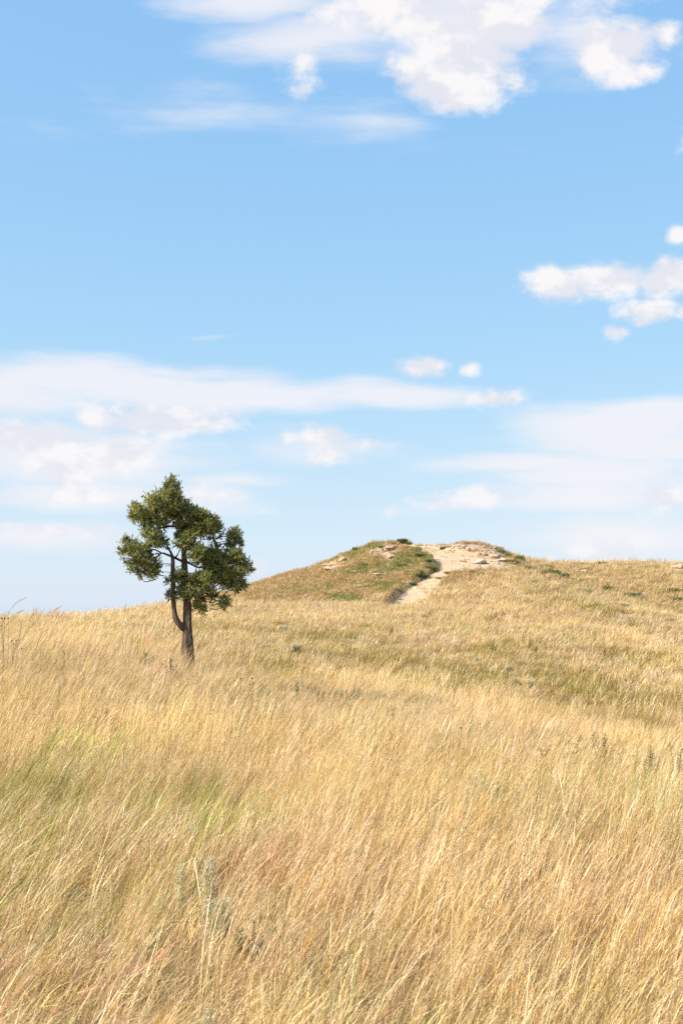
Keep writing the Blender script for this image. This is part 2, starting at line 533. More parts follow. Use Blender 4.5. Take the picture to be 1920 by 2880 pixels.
def bark_mat():
    m, t = new_mat('stringy bark')
    a = t.n('ShaderNodeAttribute', attribute_name='barkuv').outputs['Vector']
    st = t.noise(t.vmath('MULTIPLY', a, (5.0, 0.8, 1.0)), 2.2, 6, 0.6, 0.8)
    st2 = t.noise(t.vmath('MULTIPLY', a, (11.0, 1.2, 1.0)), 2.0, 4, 0.6, 0.5)
    c = t.mix(t.smooth(st, 0.38, 0.62), (0.045, 0.03, 0.022), (0.20, 0.14, 0.10))
    c = t.mix(t.smooth(st2, 0.54, 0.7), c, (0.42, 0.32, 0.24))
    bp = t.n('ShaderNodeBump', {'Strength': 1.0, 'Distance': 0.03, 'Height': t.math('ADD', st, t.math('MULTIPLY', st2, 0.5))})
    b = t.n('ShaderNodeBsdfPrincipled', {'Base Color': c, 'Roughness': 0.95, 'Specular IOR Level': 0.1, 'Normal': bp.outputs[0]})
    t.n('ShaderNodeOutputMaterial', {'Surface': b.outputs[0]})
    return m


M_GRASS = plant_mat('dry grass', 0.35, 0.05)
M_LEAF = plant_mat('juniper scale leaves', 0.22, 0.04, tint=False, tw=(0.9, 1.0, 0.5))
M_PLANT = plant_mat('herb leaves', 0.4, 0.03, tint=False)
M_GROUND, M_SAND, M_BARK = ground_mat(), sand_mat(), bark_mat()
M_ROCK = rock_mat('pale sandstone', (0.50, 0.38, 0.265), (0.60, 0.475, 0.35), (0.36, 0.26, 0.18))
M_ROCKD = rock_mat('brown crumbling sandstone', (0.40, 0.29, 0.21), (0.55, 0.43, 0.33), (0.22, 0.15, 0.10))

# ------------------------------------------------------------------ the ground sheet
fine = np.radians(np.arange(-22, 22.01, 0.14))
coarse = np.radians(np.concatenate([np.arange(-180, -22.5, 3.0), np.arange(25, 180, 3.0)]))
A = np.sort(np.concatenate([fine, coarse]))
R = np.concatenate([[0.0], np.arange(0.5, 4, 0.5), np.arange(4, 76, 0.4), np.arange(76, 104, 0.16), np.arange(104, 140, 0.8),
                    140 * 1.12 ** np.arange(0, 36)])
AA, RR = np.meshgrid(A, R, indexing='ij')
X, Y = np.sin(AA) * RR, np.cos(AA) * RR
Zg = ground(X, Y)
na, nr = X.shape


def bare_field(x, y):
    """bare, stony ground on the mound"""
    b = np.zeros(np.shape(x))
    for (c, r, rx, ry, w) in BARE:
        b = np.maximum(b, w * np.clip(1.3 - np.hypot((x - c) / rx, (y - r) / ry), 0, 1))
    b = b + 0.9 * fbm(x * 0.8, y * 0.5, 4)
    return b


_bare_px = [(1085, 1548, 60, 18, 1.0), (1040, 1562, 55, 14, .9), (1010, 1575, 60, 14, .8), (935, 1590, 40, 12, .9), (945, 1575, 45, 12, .9), (900, 1600, 30, 8, .6),
            (970, 1605, 30, 8, .5), (1060, 1616, 40, 8, .5), (1150, 1537, 40, 10, 1.2), (1060, 1676, 30, 7, .8), (1250, 1537, 60, 8, 1.2), (1330, 1540, 70, 12, 1.4),
            (1400, 1556, 50, 12, 1.4), (1330, 1580, 60, 14, 1.3), (1390, 1590, 60, 10, 1.1), (1440, 1588, 40, 6, .9), (860, 1630, 30, 6, .5), (1000, 1644, 30, 6, .6),
            (1090, 1566, 30, 6, .7), (1160, 1640, 26, 10, .6), (1220, 1590, 18, 8, .7), (1290, 1628, 26, 6, .7), (1620, 1600, 40, 6, .7), (1900, 1592, 30, 6, .9), (1560, 1578, 40, 5, .7)]
BARE = []
for (c, r, rx, ry, w) in _bare_px:
    hx, hy = hit(c, r)
    hx2, hy2 = hit(c, r - ry)
    hx3, hy3 = hit(c, r + ry)
    dd = math.hypot(hx, hy)
    BARE.append((hx, hy, rx * dd / FPX, max(0.6, abs(hy2 - hy3) / 2), w * (0.72 if c < 1120 else 1.0)))


def bareness(x, y):
    d = np.hypot(x, y)
    z = np.clip(bare_field(x, y) * 2.2 - 0.5, 0, 1) * ((d > 78) & (d < 112))
    return np.maximum(z, sstep(path_band(x, y), -0.12, 0.15) * ((d > 78) & (d < 112)))


bare_v = bareness(X, Y)
V = np.stack([X, Y, Zg], -1).reshape(-1, 3)
idx = np.arange(na * nr).reshape(na, nr)
q = np.stack([idx[:-1, :-1], idx[1:, :-1], idx[1:, 1:], idx[:-1, 1:]], -1).reshape(-1, 4)
qw = np.stack([idx[-1, :-1], idx[0, :-1], idx[0, 1:], idx[-1, 1:]], -1).reshape(-1, 4)
F = np.concatenate([q, qw])[:, ::-1]
gm = mesh_np('ground', V, np.ascontiguousarray(F), {'bare': bare_v.ravel()})
tag(obj('ground', gm, M_GROUND), kind='structure')

# the sandy path, a sheet of its own over the saddle of the mound
pa = np.radians(np.arange(1.3, 7.6, 0.035))
pr = np.arange(77, 104, 0.11)
PA, PR = np.meshgrid(pa, pr, indexing='ij')
PX, PY = np.sin(PA) * PR, np.cos(PA) * PR
PB = path_band(PX, PY)
PZ = ground(PX, PY) + 0.045 * sstep(PB, -0.12, 0.15) - 0.03 + 0.03 * fbm(PX * 2.5, PY * 2.0, 3)
keep = PB > -0.1
idx = np.arange(PX.size).reshape(PX.shape)
q = np.stack([idx[:-1, :-1], idx[1:, :-1], idx[1:, 1:], idx[:-1, 1:]], -1).reshape(-1, 4)
kq = (keep[:-1, :-1] & keep[1:, :-1] & keep[1:, 1:] & keep[:-1, 1:]).ravel()
q = q[kq]
used = np.unique(q)
remap = np.zeros(PX.size, int)
remap[used] = np.arange(len(used))
pm = mesh_np('path', np.stack([PX, PY, PZ], -1).reshape(-1, 3)[used], np.ascontiguousarray(remap[q][:, ::-1]))
tag(obj('path', pm, M_SAND), 'pale sandy footpath climbing over the mound', kind='structure')

# ------------------------------------------------------------------ grass (nobody could count it: instanced tufts)
def blades(rg, n, R0, L, a0, a1, phi_s, w, k, cols, jit=0.12, bend=1.3, taper=0.25, head=None, phi0=0.0, phi_uni=0.0):
    """n ribbons leaning with the wind (+x): returns verts, quads, colours"""
    r = R0 * np.sqrt(rg.random(n))
    th = rg.random(n) * 2 * np.pi
    base = np.stack([r * np.cos(th), r * np.sin(th), np.full(n, -0.03)], 1)
    ln = L[0] + (L[1] - L[0]) * rg.random(n)
    phi = phi0 + rg.normal(0, phi_s, n)
    uni = rg.random(n) < phi_uni
    phi = np.where(uni, rg.random(n) * 2 * np.pi, phi)
    s0 = np.radians(rg.normal(a0, abs(a0) * 0.3 + 4, n))
    s1 = np.radians(rg.normal(a1, 11, n))
    ts = np.linspace(0, 1, k + 1)
    P = np.zeros((n, k + 1, 3))
    P[:, 0] = base
    T = np.zeros((n, k + 1, 3))
    for i in range(k + 1):
        ang = s0 + (s1 - s0) * ts[i] ** bend
        T[:, i] = np.stack([np.sin(ang) * np.cos(phi), np.sin(ang) * np.sin(phi), np.cos(ang)], 1)
        if i:
            P[:, i] = P[:, i - 1] + (T[:, i] + T[:, i - 1]) * 0.5 * (ln / k)[:, None]
    rv = rg.normal(0, 1, (n, 3))
    side = np.cross(T, rv[:, None, :])
    side /= np.linalg.norm(side, axis=2, keepdims=True) + 1e-9
    wd = (w * (0.7 + 0.6 * rg.random(n)))[:, None] * (1 - (1 - taper) * ts ** 1.5)[None, :]
    if head:
        wd = wd * np.where(ts > 1 - head[0], head[1], 1.0)[None, :]
        wd[:, -1] = w * 0.3
    A_, B_ = P + side * wd[..., None] / 2, P - side * wd[..., None] / 2
    Vv = np.stack([A_, B_], 2).reshape(n * (k + 1) * 2, 3)
    b = (np.arange(n) * (k + 1) * 2)[:, None] + (np.arange(k) * 2)[None, :]
    Q = np.stack([b, b + 1, b + 3, b + 2], -1).reshape(-1, 4)
    cols = np.asarray(cols, float)
    c = cols[rg.integers(0, len(cols), n)] * (1 + jit * rg.normal(0, 1, (n, 1))) * (1 + 0.04 * rg.normal(0, 1, (n, 3)))
    C = np.repeat(np.clip(c, 0.01, 0.95), (k + 1) * 2, 0)
    return Vv, Q, C, P, T, c


def join(parts):
    Vs, Qs, Cs, off = [], [], [], 0
    for p in parts:
        Vs.append(p[0])
        Qs.append(p[1] + off)
        Cs.append(p[2])
        off += len(p[0])
    return np.concatenate(Vs), np.concatenate(Qs), np.concatenate(Cs)


def plumes(rg, P, T, c, which, m, hl, w, colmul, spread=0.35, span=0.3):
    """feathery seed heads on the ends of some stems"""
    out_v, out_q, out_c, off = [], [], [], 0
    k = P.shape[1] - 1
    for i in which:
        t = 1 - span * rg.random(m)
        j = np.minimum((t * k).astype(int), k - 1)
        f = (t * k - j)[:, None]
        s = P[i, j] * (1 - f) + P[i, j + 1] * f
        d = T[i, j] + rg.normal(0, spread, (m, 3))
        d /= np.linalg.norm(d, axis=1, keepdims=True)
        e = s + d * (hl * (0.6 + 0.8 * rg.random(m)))[:, None]
        sd_ = np.cross(d, rg.normal(0, 1, (m, 3)))
        sd_ /= np.linalg.norm(sd_, axis=1, keepdims=True) + 1e-9
        vv = np.stack([s + sd_ * w / 2, s - sd_ * w / 2, e - sd_ * w / 5, e + sd_ * w / 5], 1).reshape(-1, 3)
        out_v.append(vv)
        out_q.append(off + np.arange(m * 4).reshape(m, 4))
        out_c.append(np.repeat(np.clip(c[i] * np.asarray(colmul), 0, .95)[None, :], m * 4, 0))
        off += m * 4
    return np.concatenate(out_v), np.concatenate(out_q), np.concatenate(out_c)


STRAW = [(0.74, 0.55, 0.30), (0.84, 0.66, 0.42), (0.68, 0.47, 0.22), (0.78, 0.59, 0.36), (0.66, 0.43, 0.19)]
TAN = [(0.42, 0.33, 0.11), (0.56, 0.32, 0.15), (0.52, 0.30, 0.10), (0.57, 0.35, 0.13), (0.42, 0.22, 0.07), (0.54, 0.33, 0.15), (0.30, 0.155, 0.055), (0.62, 0.42, 0.19)]
GOLD = [(0.54, 0.37, 0.10), (0.48, 0.35, 0.09), (0.58, 0.41, 0.14)]
GREEN = [(0.38, 0.38, 0.07), (0.48, 0.46, 0.10), (0.57, 0.51, 0.15), (0.27, 0.29, 0.055), (0.58, 0.48, 0.16)]
OLIVE = [(0.38, 0.27, 0.065), (0.30, 0.225, 0.055), (0.46, 0.32, 0.10), (0.34, 0.22, 0.06)]
TURF = [(0.22, 0.25, 0.05), (0.29, 0.30, 0.06), (0.16, 0.18, 0.04), (0.38, 0.33, 0.09)]
PINK = [(0.62, 0.38, 0.24), (0.66, 0.43, 0.29), (0.58, 0.34, 0.19)]


def tuft(name, parts):
    v, q_, c = join(parts)
    me = mesh_np(name, v, q_, {'col': c}, smooth=False)
    me.materials.append(M_GRASS)
    return bpy.data.objects.new(name, me)


def kit(name, makers):
    cl = bpy.data.collections.new(name)
    for i, mk in enumerate(makers):
        cl.objects.link(tuft('%s_tuft_%02d' % (name, i), mk(np.random.default_rng(100 + 13 * i + len(name)))))
    return cl


def mk_stem(n, k, w, L=(0.28, 0.54), heads=0, cols=STRAW, a1=46, R0=0.09, phi=0.45):
    def f(rg):
        b = blades(rg, n, R0, L, 9, a1 - 9, phi, w, k, cols, head=(0.22, 1.7), bend=1.7)
        parts = [b]
        if heads:
            parts.append(plumes(rg, b[3], b[4], b[5], rg.choice(n, heads, False), 12, 0.05, 0.0018, (1.05, 1.0, 0.95), 0.2))
        return parts
    return f


def mk_base(n, k, w, L=(0.14, 0.36), cols=TAN + STRAW[1:], R0=0.28, c2=STRAW):
    return lambda rg: [blades(rg, n, R0, L, 20, 80, 0.9, w, k, cols, phi_uni=0.4, jit=0.2),
                       blades(rg, n // 4, R0, (L[1] * .9, L[1] * 1.4), 14, 54, 0.4, w, k, c2)]


def mk_green(n, k, w, R0=0.10):
    return lambda rg: [blades(rg, n, R0, (0.2, 0.44), 9, 44, 0.6, w, k, GREEN, taper=0.1, jit=0.16)]


def mk_pink(n, k, w):
    def f(rg):
        b = blades(rg, n, 0.1, (0.34, 0.58), 15, 52, 0.25, w, k, PINK + STRAW[:1])
        return [b, plumes(rg, b[3], b[4], b[5], range(n), 22, 0.06, 0.0016, (1.1, 0.98, 1.0), 0.24, 0.32)]
    return f


def mk_turf(n, k, w, L, cols, a1=60):
    return lambda rg: [blades(rg, n, 0.2, L, 18, a1, 1.2, w, k, cols, phi_uni=.5)]


# every kit: 0-3 ground layer tan, 4-5 ground layer olive, 6-9 pale stems, 10-11 olive or gold stems, 12-13 green, 14-15 pink
KITS = {
    'near': kit('near', [mk_base(150, 4, 0.003, (0.10, 0.26)), mk_base(160, 4, 0.0028, (0.09, 0.22)), mk_base(150, 4, 0.003, (0.12, 0.3)), mk_base(160, 4, 0.0028, (0.1, 0.25), cols=TAN),
                         mk_base(150, 4, 0.003, (0.1, 0.26), cols=OLIVE + GOLD + TAN[:2]), mk_base(150, 4, 0.003, (0.1, 0.28), cols=GREEN + TAN),
                         mk_stem(14, 6, 0.003, heads=6), mk_stem(18, 6, 0.0028, (0.3, 0.6), 6), mk_stem(9, 6, 0.0034, (0.36, 0.72), 4, a1=52), mk_stem(18, 5, 0.0028, (0.24, 0.44), 4, a1=36),
                         mk_stem(14, 5, 0.003, cols=GOLD + TAN[:2], heads=3, a1=40), mk_stem(12, 5, 0.003, (0.26, 0.5), cols=GOLD + OLIVE),
                         mk_green(16, 5, 0.0048), mk_green(22, 5, 0.0042), mk_pink(8, 6, 0.0028), mk_pink(6, 6, 0.0028)]),
    'mid': kit('mid', [mk_base(130, 3, 0.0055, (0.1, 0.26), R0=.35), mk_base(140, 3, 0.005, (0.09, 0.22), R0=.35), mk_base(130, 3, 0.0055, (0.12, 0.28), R0=.35), mk_base(140, 3, 0.005, (0.1, 0.24), cols=TAN, R0=.35),
                       mk_base(130, 3, 0.0055, (0.1, 0.26), cols=OLIVE + GOLD, R0=.35, c2=GOLD), mk_base(130, 3, 0.0055, (0.1, 0.24), cols=OLIVE, R0=.35, c2=OLIVE),
                       mk_stem(16, 4, 0.0055, R0=.11), mk_stem(20, 4, 0.005, (0.3, 0.58), R0=.11), mk_stem(11, 5, 0.006, (0.38, 0.7), a1=50, R0=.1), mk_stem(20, 4, 0.005, (0.24, 0.42), R0=.12, a1=38),
                       mk_stem(18, 4, 0.0055, (0.24, 0.44), cols=GOLD + OLIVE, R0=.12), mk_stem(18, 4, 0.0055, (0.22, 0.4), cols=OLIVE, R0=.12),
                       mk_green(18, 4, 0.0075), mk_green(16, 4, 0.0075)]),
    'far': kit('far', [mk_base(110, 2, 0.014, (0.12, 0.26), R0=.45), mk_base(110, 2, 0.013, (0.10, 0.24), TAN, .45), mk_base(110, 2, 0.014, (0.12, 0.28), TAN + GOLD, .45), mk_base(110, 2, 0.014, (0.12, 0.26), GOLD + STRAW, .45),
                       mk_base(110, 2, 0.014, (0.1, 0.26), OLIVE + GOLD, .45, GOLD), mk_base(110, 2, 0.014, (0.1, 0.24), OLIVE + GREEN[:1], .45, OLIVE),
                       mk_stem(18, 3, 0.013, (0.26, 0.46), a1=50, R0=.16), mk_stem(22, 3, 0.012, (0.24, 0.42), a1=50, R0=.16), mk_stem(16, 3, 0.014, (0.32, 0.54), a1=46, R0=.14),
                       mk_stem(20, 3, 0.012, (0.22, 0.4), cols=STRAW + GOLD, a1=54, R0=.18),
                       mk_stem(20, 3, 0.013, (0.2, 0.4), cols=GOLD + OLIVE, R0=.16), mk_stem(20, 3, 0.013, (0.2, 0.36), cols=OLIVE, R0=.16),
                       mk_turf(36, 2, 0.016, (0.12, 0.3), GREEN), mk_turf(36, 2, 0.016, (0.12, 0.26), GREEN[:2] + TURF)]),
    'turf': kit('turf', [mk_turf(60, 2, 0.014, (0.06, 0.16), TURF), mk_turf(60, 2, 0.014, (0.06, 0.18), TURF + GREEN[:2]), mk_turf(50, 2, 0.013, (0.08, 0.2), GREEN + OLIVE),
                         mk_turf(50, 2, 0.013, (0.08, 0.22), TAN + GOLD), mk_turf(44, 2, 0.012, (0.1, 0.26), GOLD + STRAW + TAN), mk_turf(40, 3, 0.011, (0.12, 0.3), STRAW + TAN, 50)]),
}


def scatter(name, kit_name, x, y, index, scl, tint, label, category, rotz=None, z=None, zs=None):
    n = len(x)
    z = ground(x, y) if z is None else z
    me = bpy.data.meshes.new(name)
    me.vertices.add(n)
    me.vertices.foreach_set('co', np.stack([x, y, z], 1).astype(np.float32).ravel())
    rz = rng.normal(0, 0.4, n) if rotz is None else rotz
    rot = np.stack([rng.normal(0, 0.07, n), rng.normal(0, 0.07, n), rz], 1)
    sc = np.stack([scl, scl, scl * (1 if zs is None else zs)], 1)
    a = me.attributes.new('rot', 'FLOAT_VECTOR', 'POINT')
    a.data.foreach_set('vector', rot.astype(np.float32).ravel())
    a = me.attributes.new('scl', 'FLOAT_VECTOR', 'POINT')
    a.data.foreach_set('vector', sc.astype(np.float32).ravel())
    a = me.attributes.new('idx', 'INT', 'POINT')
    a.data.foreach_set('value', np.asarray(index, np.int32))
    a = me.attributes.new('tint', 'FLOAT_COLOR', 'POINT')
    a.data.foreach_set('color', np.concatenate([tint, np.ones((n, 1))], 1).astype(np.float32).ravel())
    o = obj(name, me)
    g = bpy.data.node_groups.new(name, 'GeometryNodeTree')
    g.interface.new_socket('Geometry', in_out='INPUT', socket_type='NodeSocketGeometry')
    g.interface.new_socket('Geometry', in_out='OUTPUT', socket_type='NodeSocketGeometry')
    N = lambda k: g.nodes.new(k)
    gi, go, iop, ci = N('NodeGroupInput'), N('NodeGroupOutput'), N('GeometryNodeInstanceOnPoints'), N('GeometryNodeCollectionInfo')
    ci.inputs['Collection'].default_value = KITS[kit_name]
    ci.inputs['Separate Children'].default_value = True
    ci.inputs['Reset Children'].default_value = True
    iop.inputs['Pick Instance'].default_value = True

    def named(nm, dt):
        nd = N('GeometryNodeInputNamedAttribute')
        nd.data_type = dt
        nd.inputs['Name'].default_value = nm
        return [s for s in nd.outputs if s.enabled and s.name == 'Attribute'][0]
    e2r = N('FunctionNodeEulerToRotation')
    L = g.links.new
    L(gi.outputs[0], iop.inputs['Points'])
    L(ci.outputs[0], iop.inputs['Instance'])
    L(named('idx', 'INT'), iop.inputs['Instance Index'])
    L(named('rot', 'FLOAT_VECTOR'), e2r.inputs[0])
    L(e2r.outputs[0], iop.inputs['Rotation'])
    L(named('scl', 'FLOAT_VECTOR'), iop.inputs['Scale'])
    L(iop.outputs[0], go.inputs[0])
    md = o.modifiers.new('tufts', 'NODES')
    md.node_group = g
    return tag(o, label, category, kind='stuff')


def wedge(d0, d1, dens, extra=2.5, half=0.262):
    """random points in the part of the field the photo looks over, with a margin"""
    area = 2 * (half * (d1 ** 2 - d0 ** 2) / 2 + extra * (d1 - d0))
    n = int(area * dens)
    m = int(n * 2.2) + 10
    yy = d0 + (d1 - d0) * rng.random(m)
    wmax = half * d1 + extra
    xx = (rng.random(m) * 2 - 1) * wmax
    ok = np.abs(xx) < half * yy + extra
    return xx[ok][:n], yy[ok][:n]


# patches read off the photo: column, row, half width px, half height px
def patches(lst):
    out = []
    for (c, r, rx, ry, w) in lst:
        x0, y0 = hit(c, r)
        ya, yb = hit(c, r - ry)[1], hit(c, r + ry)[1]
        dd = math.hypot(x0, y0)
        out.append((x0, y0, rx * dd / FPX, max(0.5, abs(ya - yb) / 2), w))
    return out


def patch_field(P, x, y, nz=0.6, ns=0.6):
    b = np.zeros(np.shape(x))
    for (cx, cy, rx, ry, w) in P:
        b = np.maximum(b, w * np.clip(1.35 - np.hypot((x - cx) / rx, (y - cy) / ry), 0, 1))
    return np.clip(b + nz * fbm(x * ns, y * ns * 0.8, 4) * (b > 0.02), 0, 1)


P_GREEN = patches([(100, 2180, 150, 120, 1.00), (60, 2350, 140, 120, 0.87), (250, 2330, 180, 90, 0.87), (470, 2230, 130, 90, 1.00), (560, 2290, 110, 80, 1.00), (200, 2540, 200, 90, 0.80),
                   (420, 2470, 150, 90, 0.72), (180, 2080, 100, 60, 0.72), (1790, 2230, 100, 60, 0.87), (1560, 2250, 140, 60, 0.58), (900, 2690, 120, 70, 0.51), (1500, 2600, 100, 120, 0.36), (300, 2110, 60, 60, 0.72)])
P_OLIVE = patches([(900, 1800, 130, 40, .9), (1080, 1850, 180, 45, 1.0), (1300, 1880, 160, 50, .9), (1560, 1890, 160, 60, 1.0), (1700, 1920, 120, 45, .9), (780, 1870, 130, 40, .7),
                   (1500, 1820, 120, 26, .6), (1850, 1850, 90, 30, .6), (1880, 1970, 80, 30, .8), (1780, 2010, 70, 30, .6), (650, 1760, 130, 26, .7), (540, 1755, 80, 24, .7), (1650, 1700, 160, 24, .5),
                   (1250, 1745, 140, 18, .45), (1740, 1840, 60, 24, .6), (1400, 1830, 90, 26, .7), (1040, 1770, 90, 18, .5), (1600, 1990, 120, 34, .5), (330, 1900, 200, 40, .35), (700, 1960, 100, 30, .6),
                   (950, 1975, 90, 24, .6), (150, 1900, 140, 40, .35)])
P_PALE = patches([(500, 2050, 300, 70, .8), (1000, 1920, 240, 40, .9), (1450, 2000, 220, 50, .9), (1700, 2050, 200, 50, 1.), (200, 1790, 250, 40, .7), (900, 2150, 300, 90, .8), (1250, 2250, 200, 160, .8),
                  (1500, 2400, 250, 150, .6), (1500, 1730, 200, 40, .5), (1750, 1790, 150, 30, .7), (900, 1740, 140, 24, .6), (700, 2300, 200, 120, .5), (300, 1740, 200, 20, .7), (1880, 1880, 60, 40, .6)])
P_PINK = patches([(120, 2780, 240, 90, .9), (350, 2700, 200, 70, .7), (640, 2790, 200, 80, .7), (820, 2730, 120, 60, .6), (60, 2640, 120, 60, .5), (1650, 2600, 90, 50, .4), (1850, 2780, 120, 80, .6)])

P_BROWN = patches([(1700, 1630, 260, 44, 1.0), (1850, 1650, 130, 60, 1.0), (1550, 1605, 120, 24, .8), (1640, 1590, 200, 16, .8), (620, 1690, 120, 20, .6)])



def field(name, kit_name, d0, d1, dens_base, dens_stem, label):
    def thin(x, y):
        if kit_name == 'far':
            k_ = (mound_mask(x, y) < 0.5) & (bareness(x, y) < 0.45)
            return x[k_], y[k_]
        return x, y

    def fields(x, y):
        g = patch_field(P_GREEN, x, y, 1.5, 1.3) + np.clip(fbm(x * 0.4 + 40, y * 0.4, 4) - 0.06, 0, 1) * 0.75
        ol = 1.08 * patch_field(P_OLIVE, x, y, 1.0, 0.45) + np.clip(fbm(x * 0.22, y * 0.22 + 70, 4) - 0.1, 0, 1) * 0.7
        pa_ = patch_field(P_PALE, x, y) + np.clip(fbm(x * 0.3 + 11, y * 0.2 + 31, 3), 0, 1) * 0.6
        pk = patch_field(P_PINK, x, y) * (y < 10)
        return g, ol, pa_, pk
    # ground layer
    x, y = thin(*wedge(d0, d1, dens_base))
    n = len(x)
    g, ol, pa_, pk = fields(x, y)
    i1 = np.where(rng.random(n) < np.clip(ol * 0.95, 0, .93), rng.integers(4, 6, n), rng.integers(0, 4, n))
    if kit_name == 'near':
        i1 = np.where(rng.random(n) < np.clip(g, 0, .8), rng.integers(4, 6, n), rng.integers(0, 4, n))
    if kit_name == 'far':
        bn = patch_field(P_BROWN, x, y)
        i1 = np.where(rng.random(n) < bn * 0.9, rng.integers(1, 3, n), i1)
    br = 1 + 0.07 * rng.normal(0, 1, n) + 0.10 * (pa_ - 0.3)
    out = [(x, y, i1, np.clip(rng.normal(1.0, 0.14, n), 0.6, 1.4), br, rng.normal(0, 0.6, n))]
    # standing stems, in sweeps that share their lean
    x, y = thin(*wedge(d0, d1, dens_stem))
    n = len(x)
    g, ol, pa_, pk = fields(x, y)
    clump = fbm(x * 1.1 + 5, y * 1.1, 3)
    keep_ = rng.random(n) < np.clip(0.62 + 1.5 * clump + 0.35 * pa_, 0.1, 1)
    x, y, g, ol, pa_, pk = (v[keep_] for v in (x, y, g, ol, pa_, pk))
    n = len(x)
    i2 = rng.integers(6, 10, n)
    i2 = np.where(rng.random(n) < np.clip(ol * 0.9 + 0.1, 0, .92), rng.integers(10, 12, n), i2)
    if kit_name == 'far':
        bn = patch_field(P_BROWN, x, y)
        i2 = np.where(rng.random(n) < bn * 0.85, 10, i2)
    i2 = np.where(rng.random(n) < np.clip(g * 1.3, 0, .9), rng.integers(12, 14, n), i2)
    if kit_name == 'near':
        i2 = np.where(rng.random(n) < pk * 0.38, rng.integers(14, 16, n), i2)
    br = 1 + 0.08 * rng.normal(0, 1, n) + 0.2 * (pa_ - 0.3)
    out.append((x, y, i2, np.clip(rng.normal(1.0, 0.2, n), 0.5, 1.55), br, rng.normal(0, 0.5, n) + 2.0 * fbm(x * 0.35, y * 0.35, 3)))
    x, y, ii, scl, br, rz = (np.concatenate([o_[q_] for o_ in out]) for q_ in range(6))
    zs = 1 + 0.6 * fbm(x * 0.5, y * 0.5 + 9, 3)
    h1, h2 = fbm(x * 0.55 + 3, y * 0.55, 3), fbm(x * 1.4, y * 1.4 + 8, 3)
    br = br * (1 + 0.35 * fbm(x * 0.8, y * 0.6 + 21, 3))
    tint = np.stack([br * (1 + 0.06 * h1), br * (1 + 0.16 * h2), br * (0.93 + 0.2 * h1 - 0.25 * h2)], 1)
    return scatter(name, kit_name, x, y, ii, scl, tint, label, 'grass', rotz=rz, zs=zs)


field('tall_grass', 'near', 2.6, 15, 10, 34, 'tall dry golden grass bent by wind across the foreground')
field('meadow_grass', 'mid', 15, 42, 7, 18, 'dry straw coloured grass around and beyond the lone tree')
field('hillside_grass', 'far', 42, 118, 4.2, 8, 'short pale dry grass covering the far hillside')

# short turf on the mound
P_TURF = patches([(1130, 1580, 60, 24, 1.0), (1180, 1575, 36, 24, 1.0), (1110, 1600, 60, 16, .9), (1000, 1605, 70, 14, .8), (1050, 1595, 70, 14, .7), (980, 1685, 60, 12, 1.0), (1100, 1655, 50, 20, .7),
                  (1010, 1550, 40, 12, .8), (950, 1560, 40, 10, .7), (1215, 1600, 24, 10, .9), (1190, 1625, 40, 14, .6), (900, 1650, 80, 14, .5), (830, 1660, 80, 10, .4), (1060, 1640, 70, 14, .5), (760, 1670, 60, 8, .3),
                  (1130, 1520, 30, 6, 1.0), (1050, 1535, 30, 8, .8)])


def turf():
    xs, ys = [], []
    m = 26000
    y = 78 + 26 * rng.random(m)
    x = -8 + 22 * rng.random(m)
    mm = mound_mask(x, y)
    b = bareness(x, y)
    keep_ = (mm > 0.3) & (rng.random(m) > b * 0.97)
    x, y, b = x[keep_], y[keep_], b[keep_]
    n = len(x)
    g = patch_field(P_TURF, x, y, 0.9, 0.7) + np.clip(fbm(x * 0.7, y * 0.45, 4) + 0.14, 0, 1) * 1.1
    idx_ = np.where(rng.random(n) < np.clip(g * 0.95, 0.02, 0.93), rng.integers(0, 3, n), rng.integers(3, 6, n))
    scl = np.clip(rng.normal(1.0, 0.2, n), 0.5, 1.6)
    br = 1 + 0.1 * rng.normal(0, 1, n)
    scatter('mound_turf', 'turf', x, y, idx_, scl, np.stack([br] * 3, 1), 'short green and tan turf on the slope of the sandy mound', 'turf',
            rotz=rng.random(n) * 6.28)


turf()

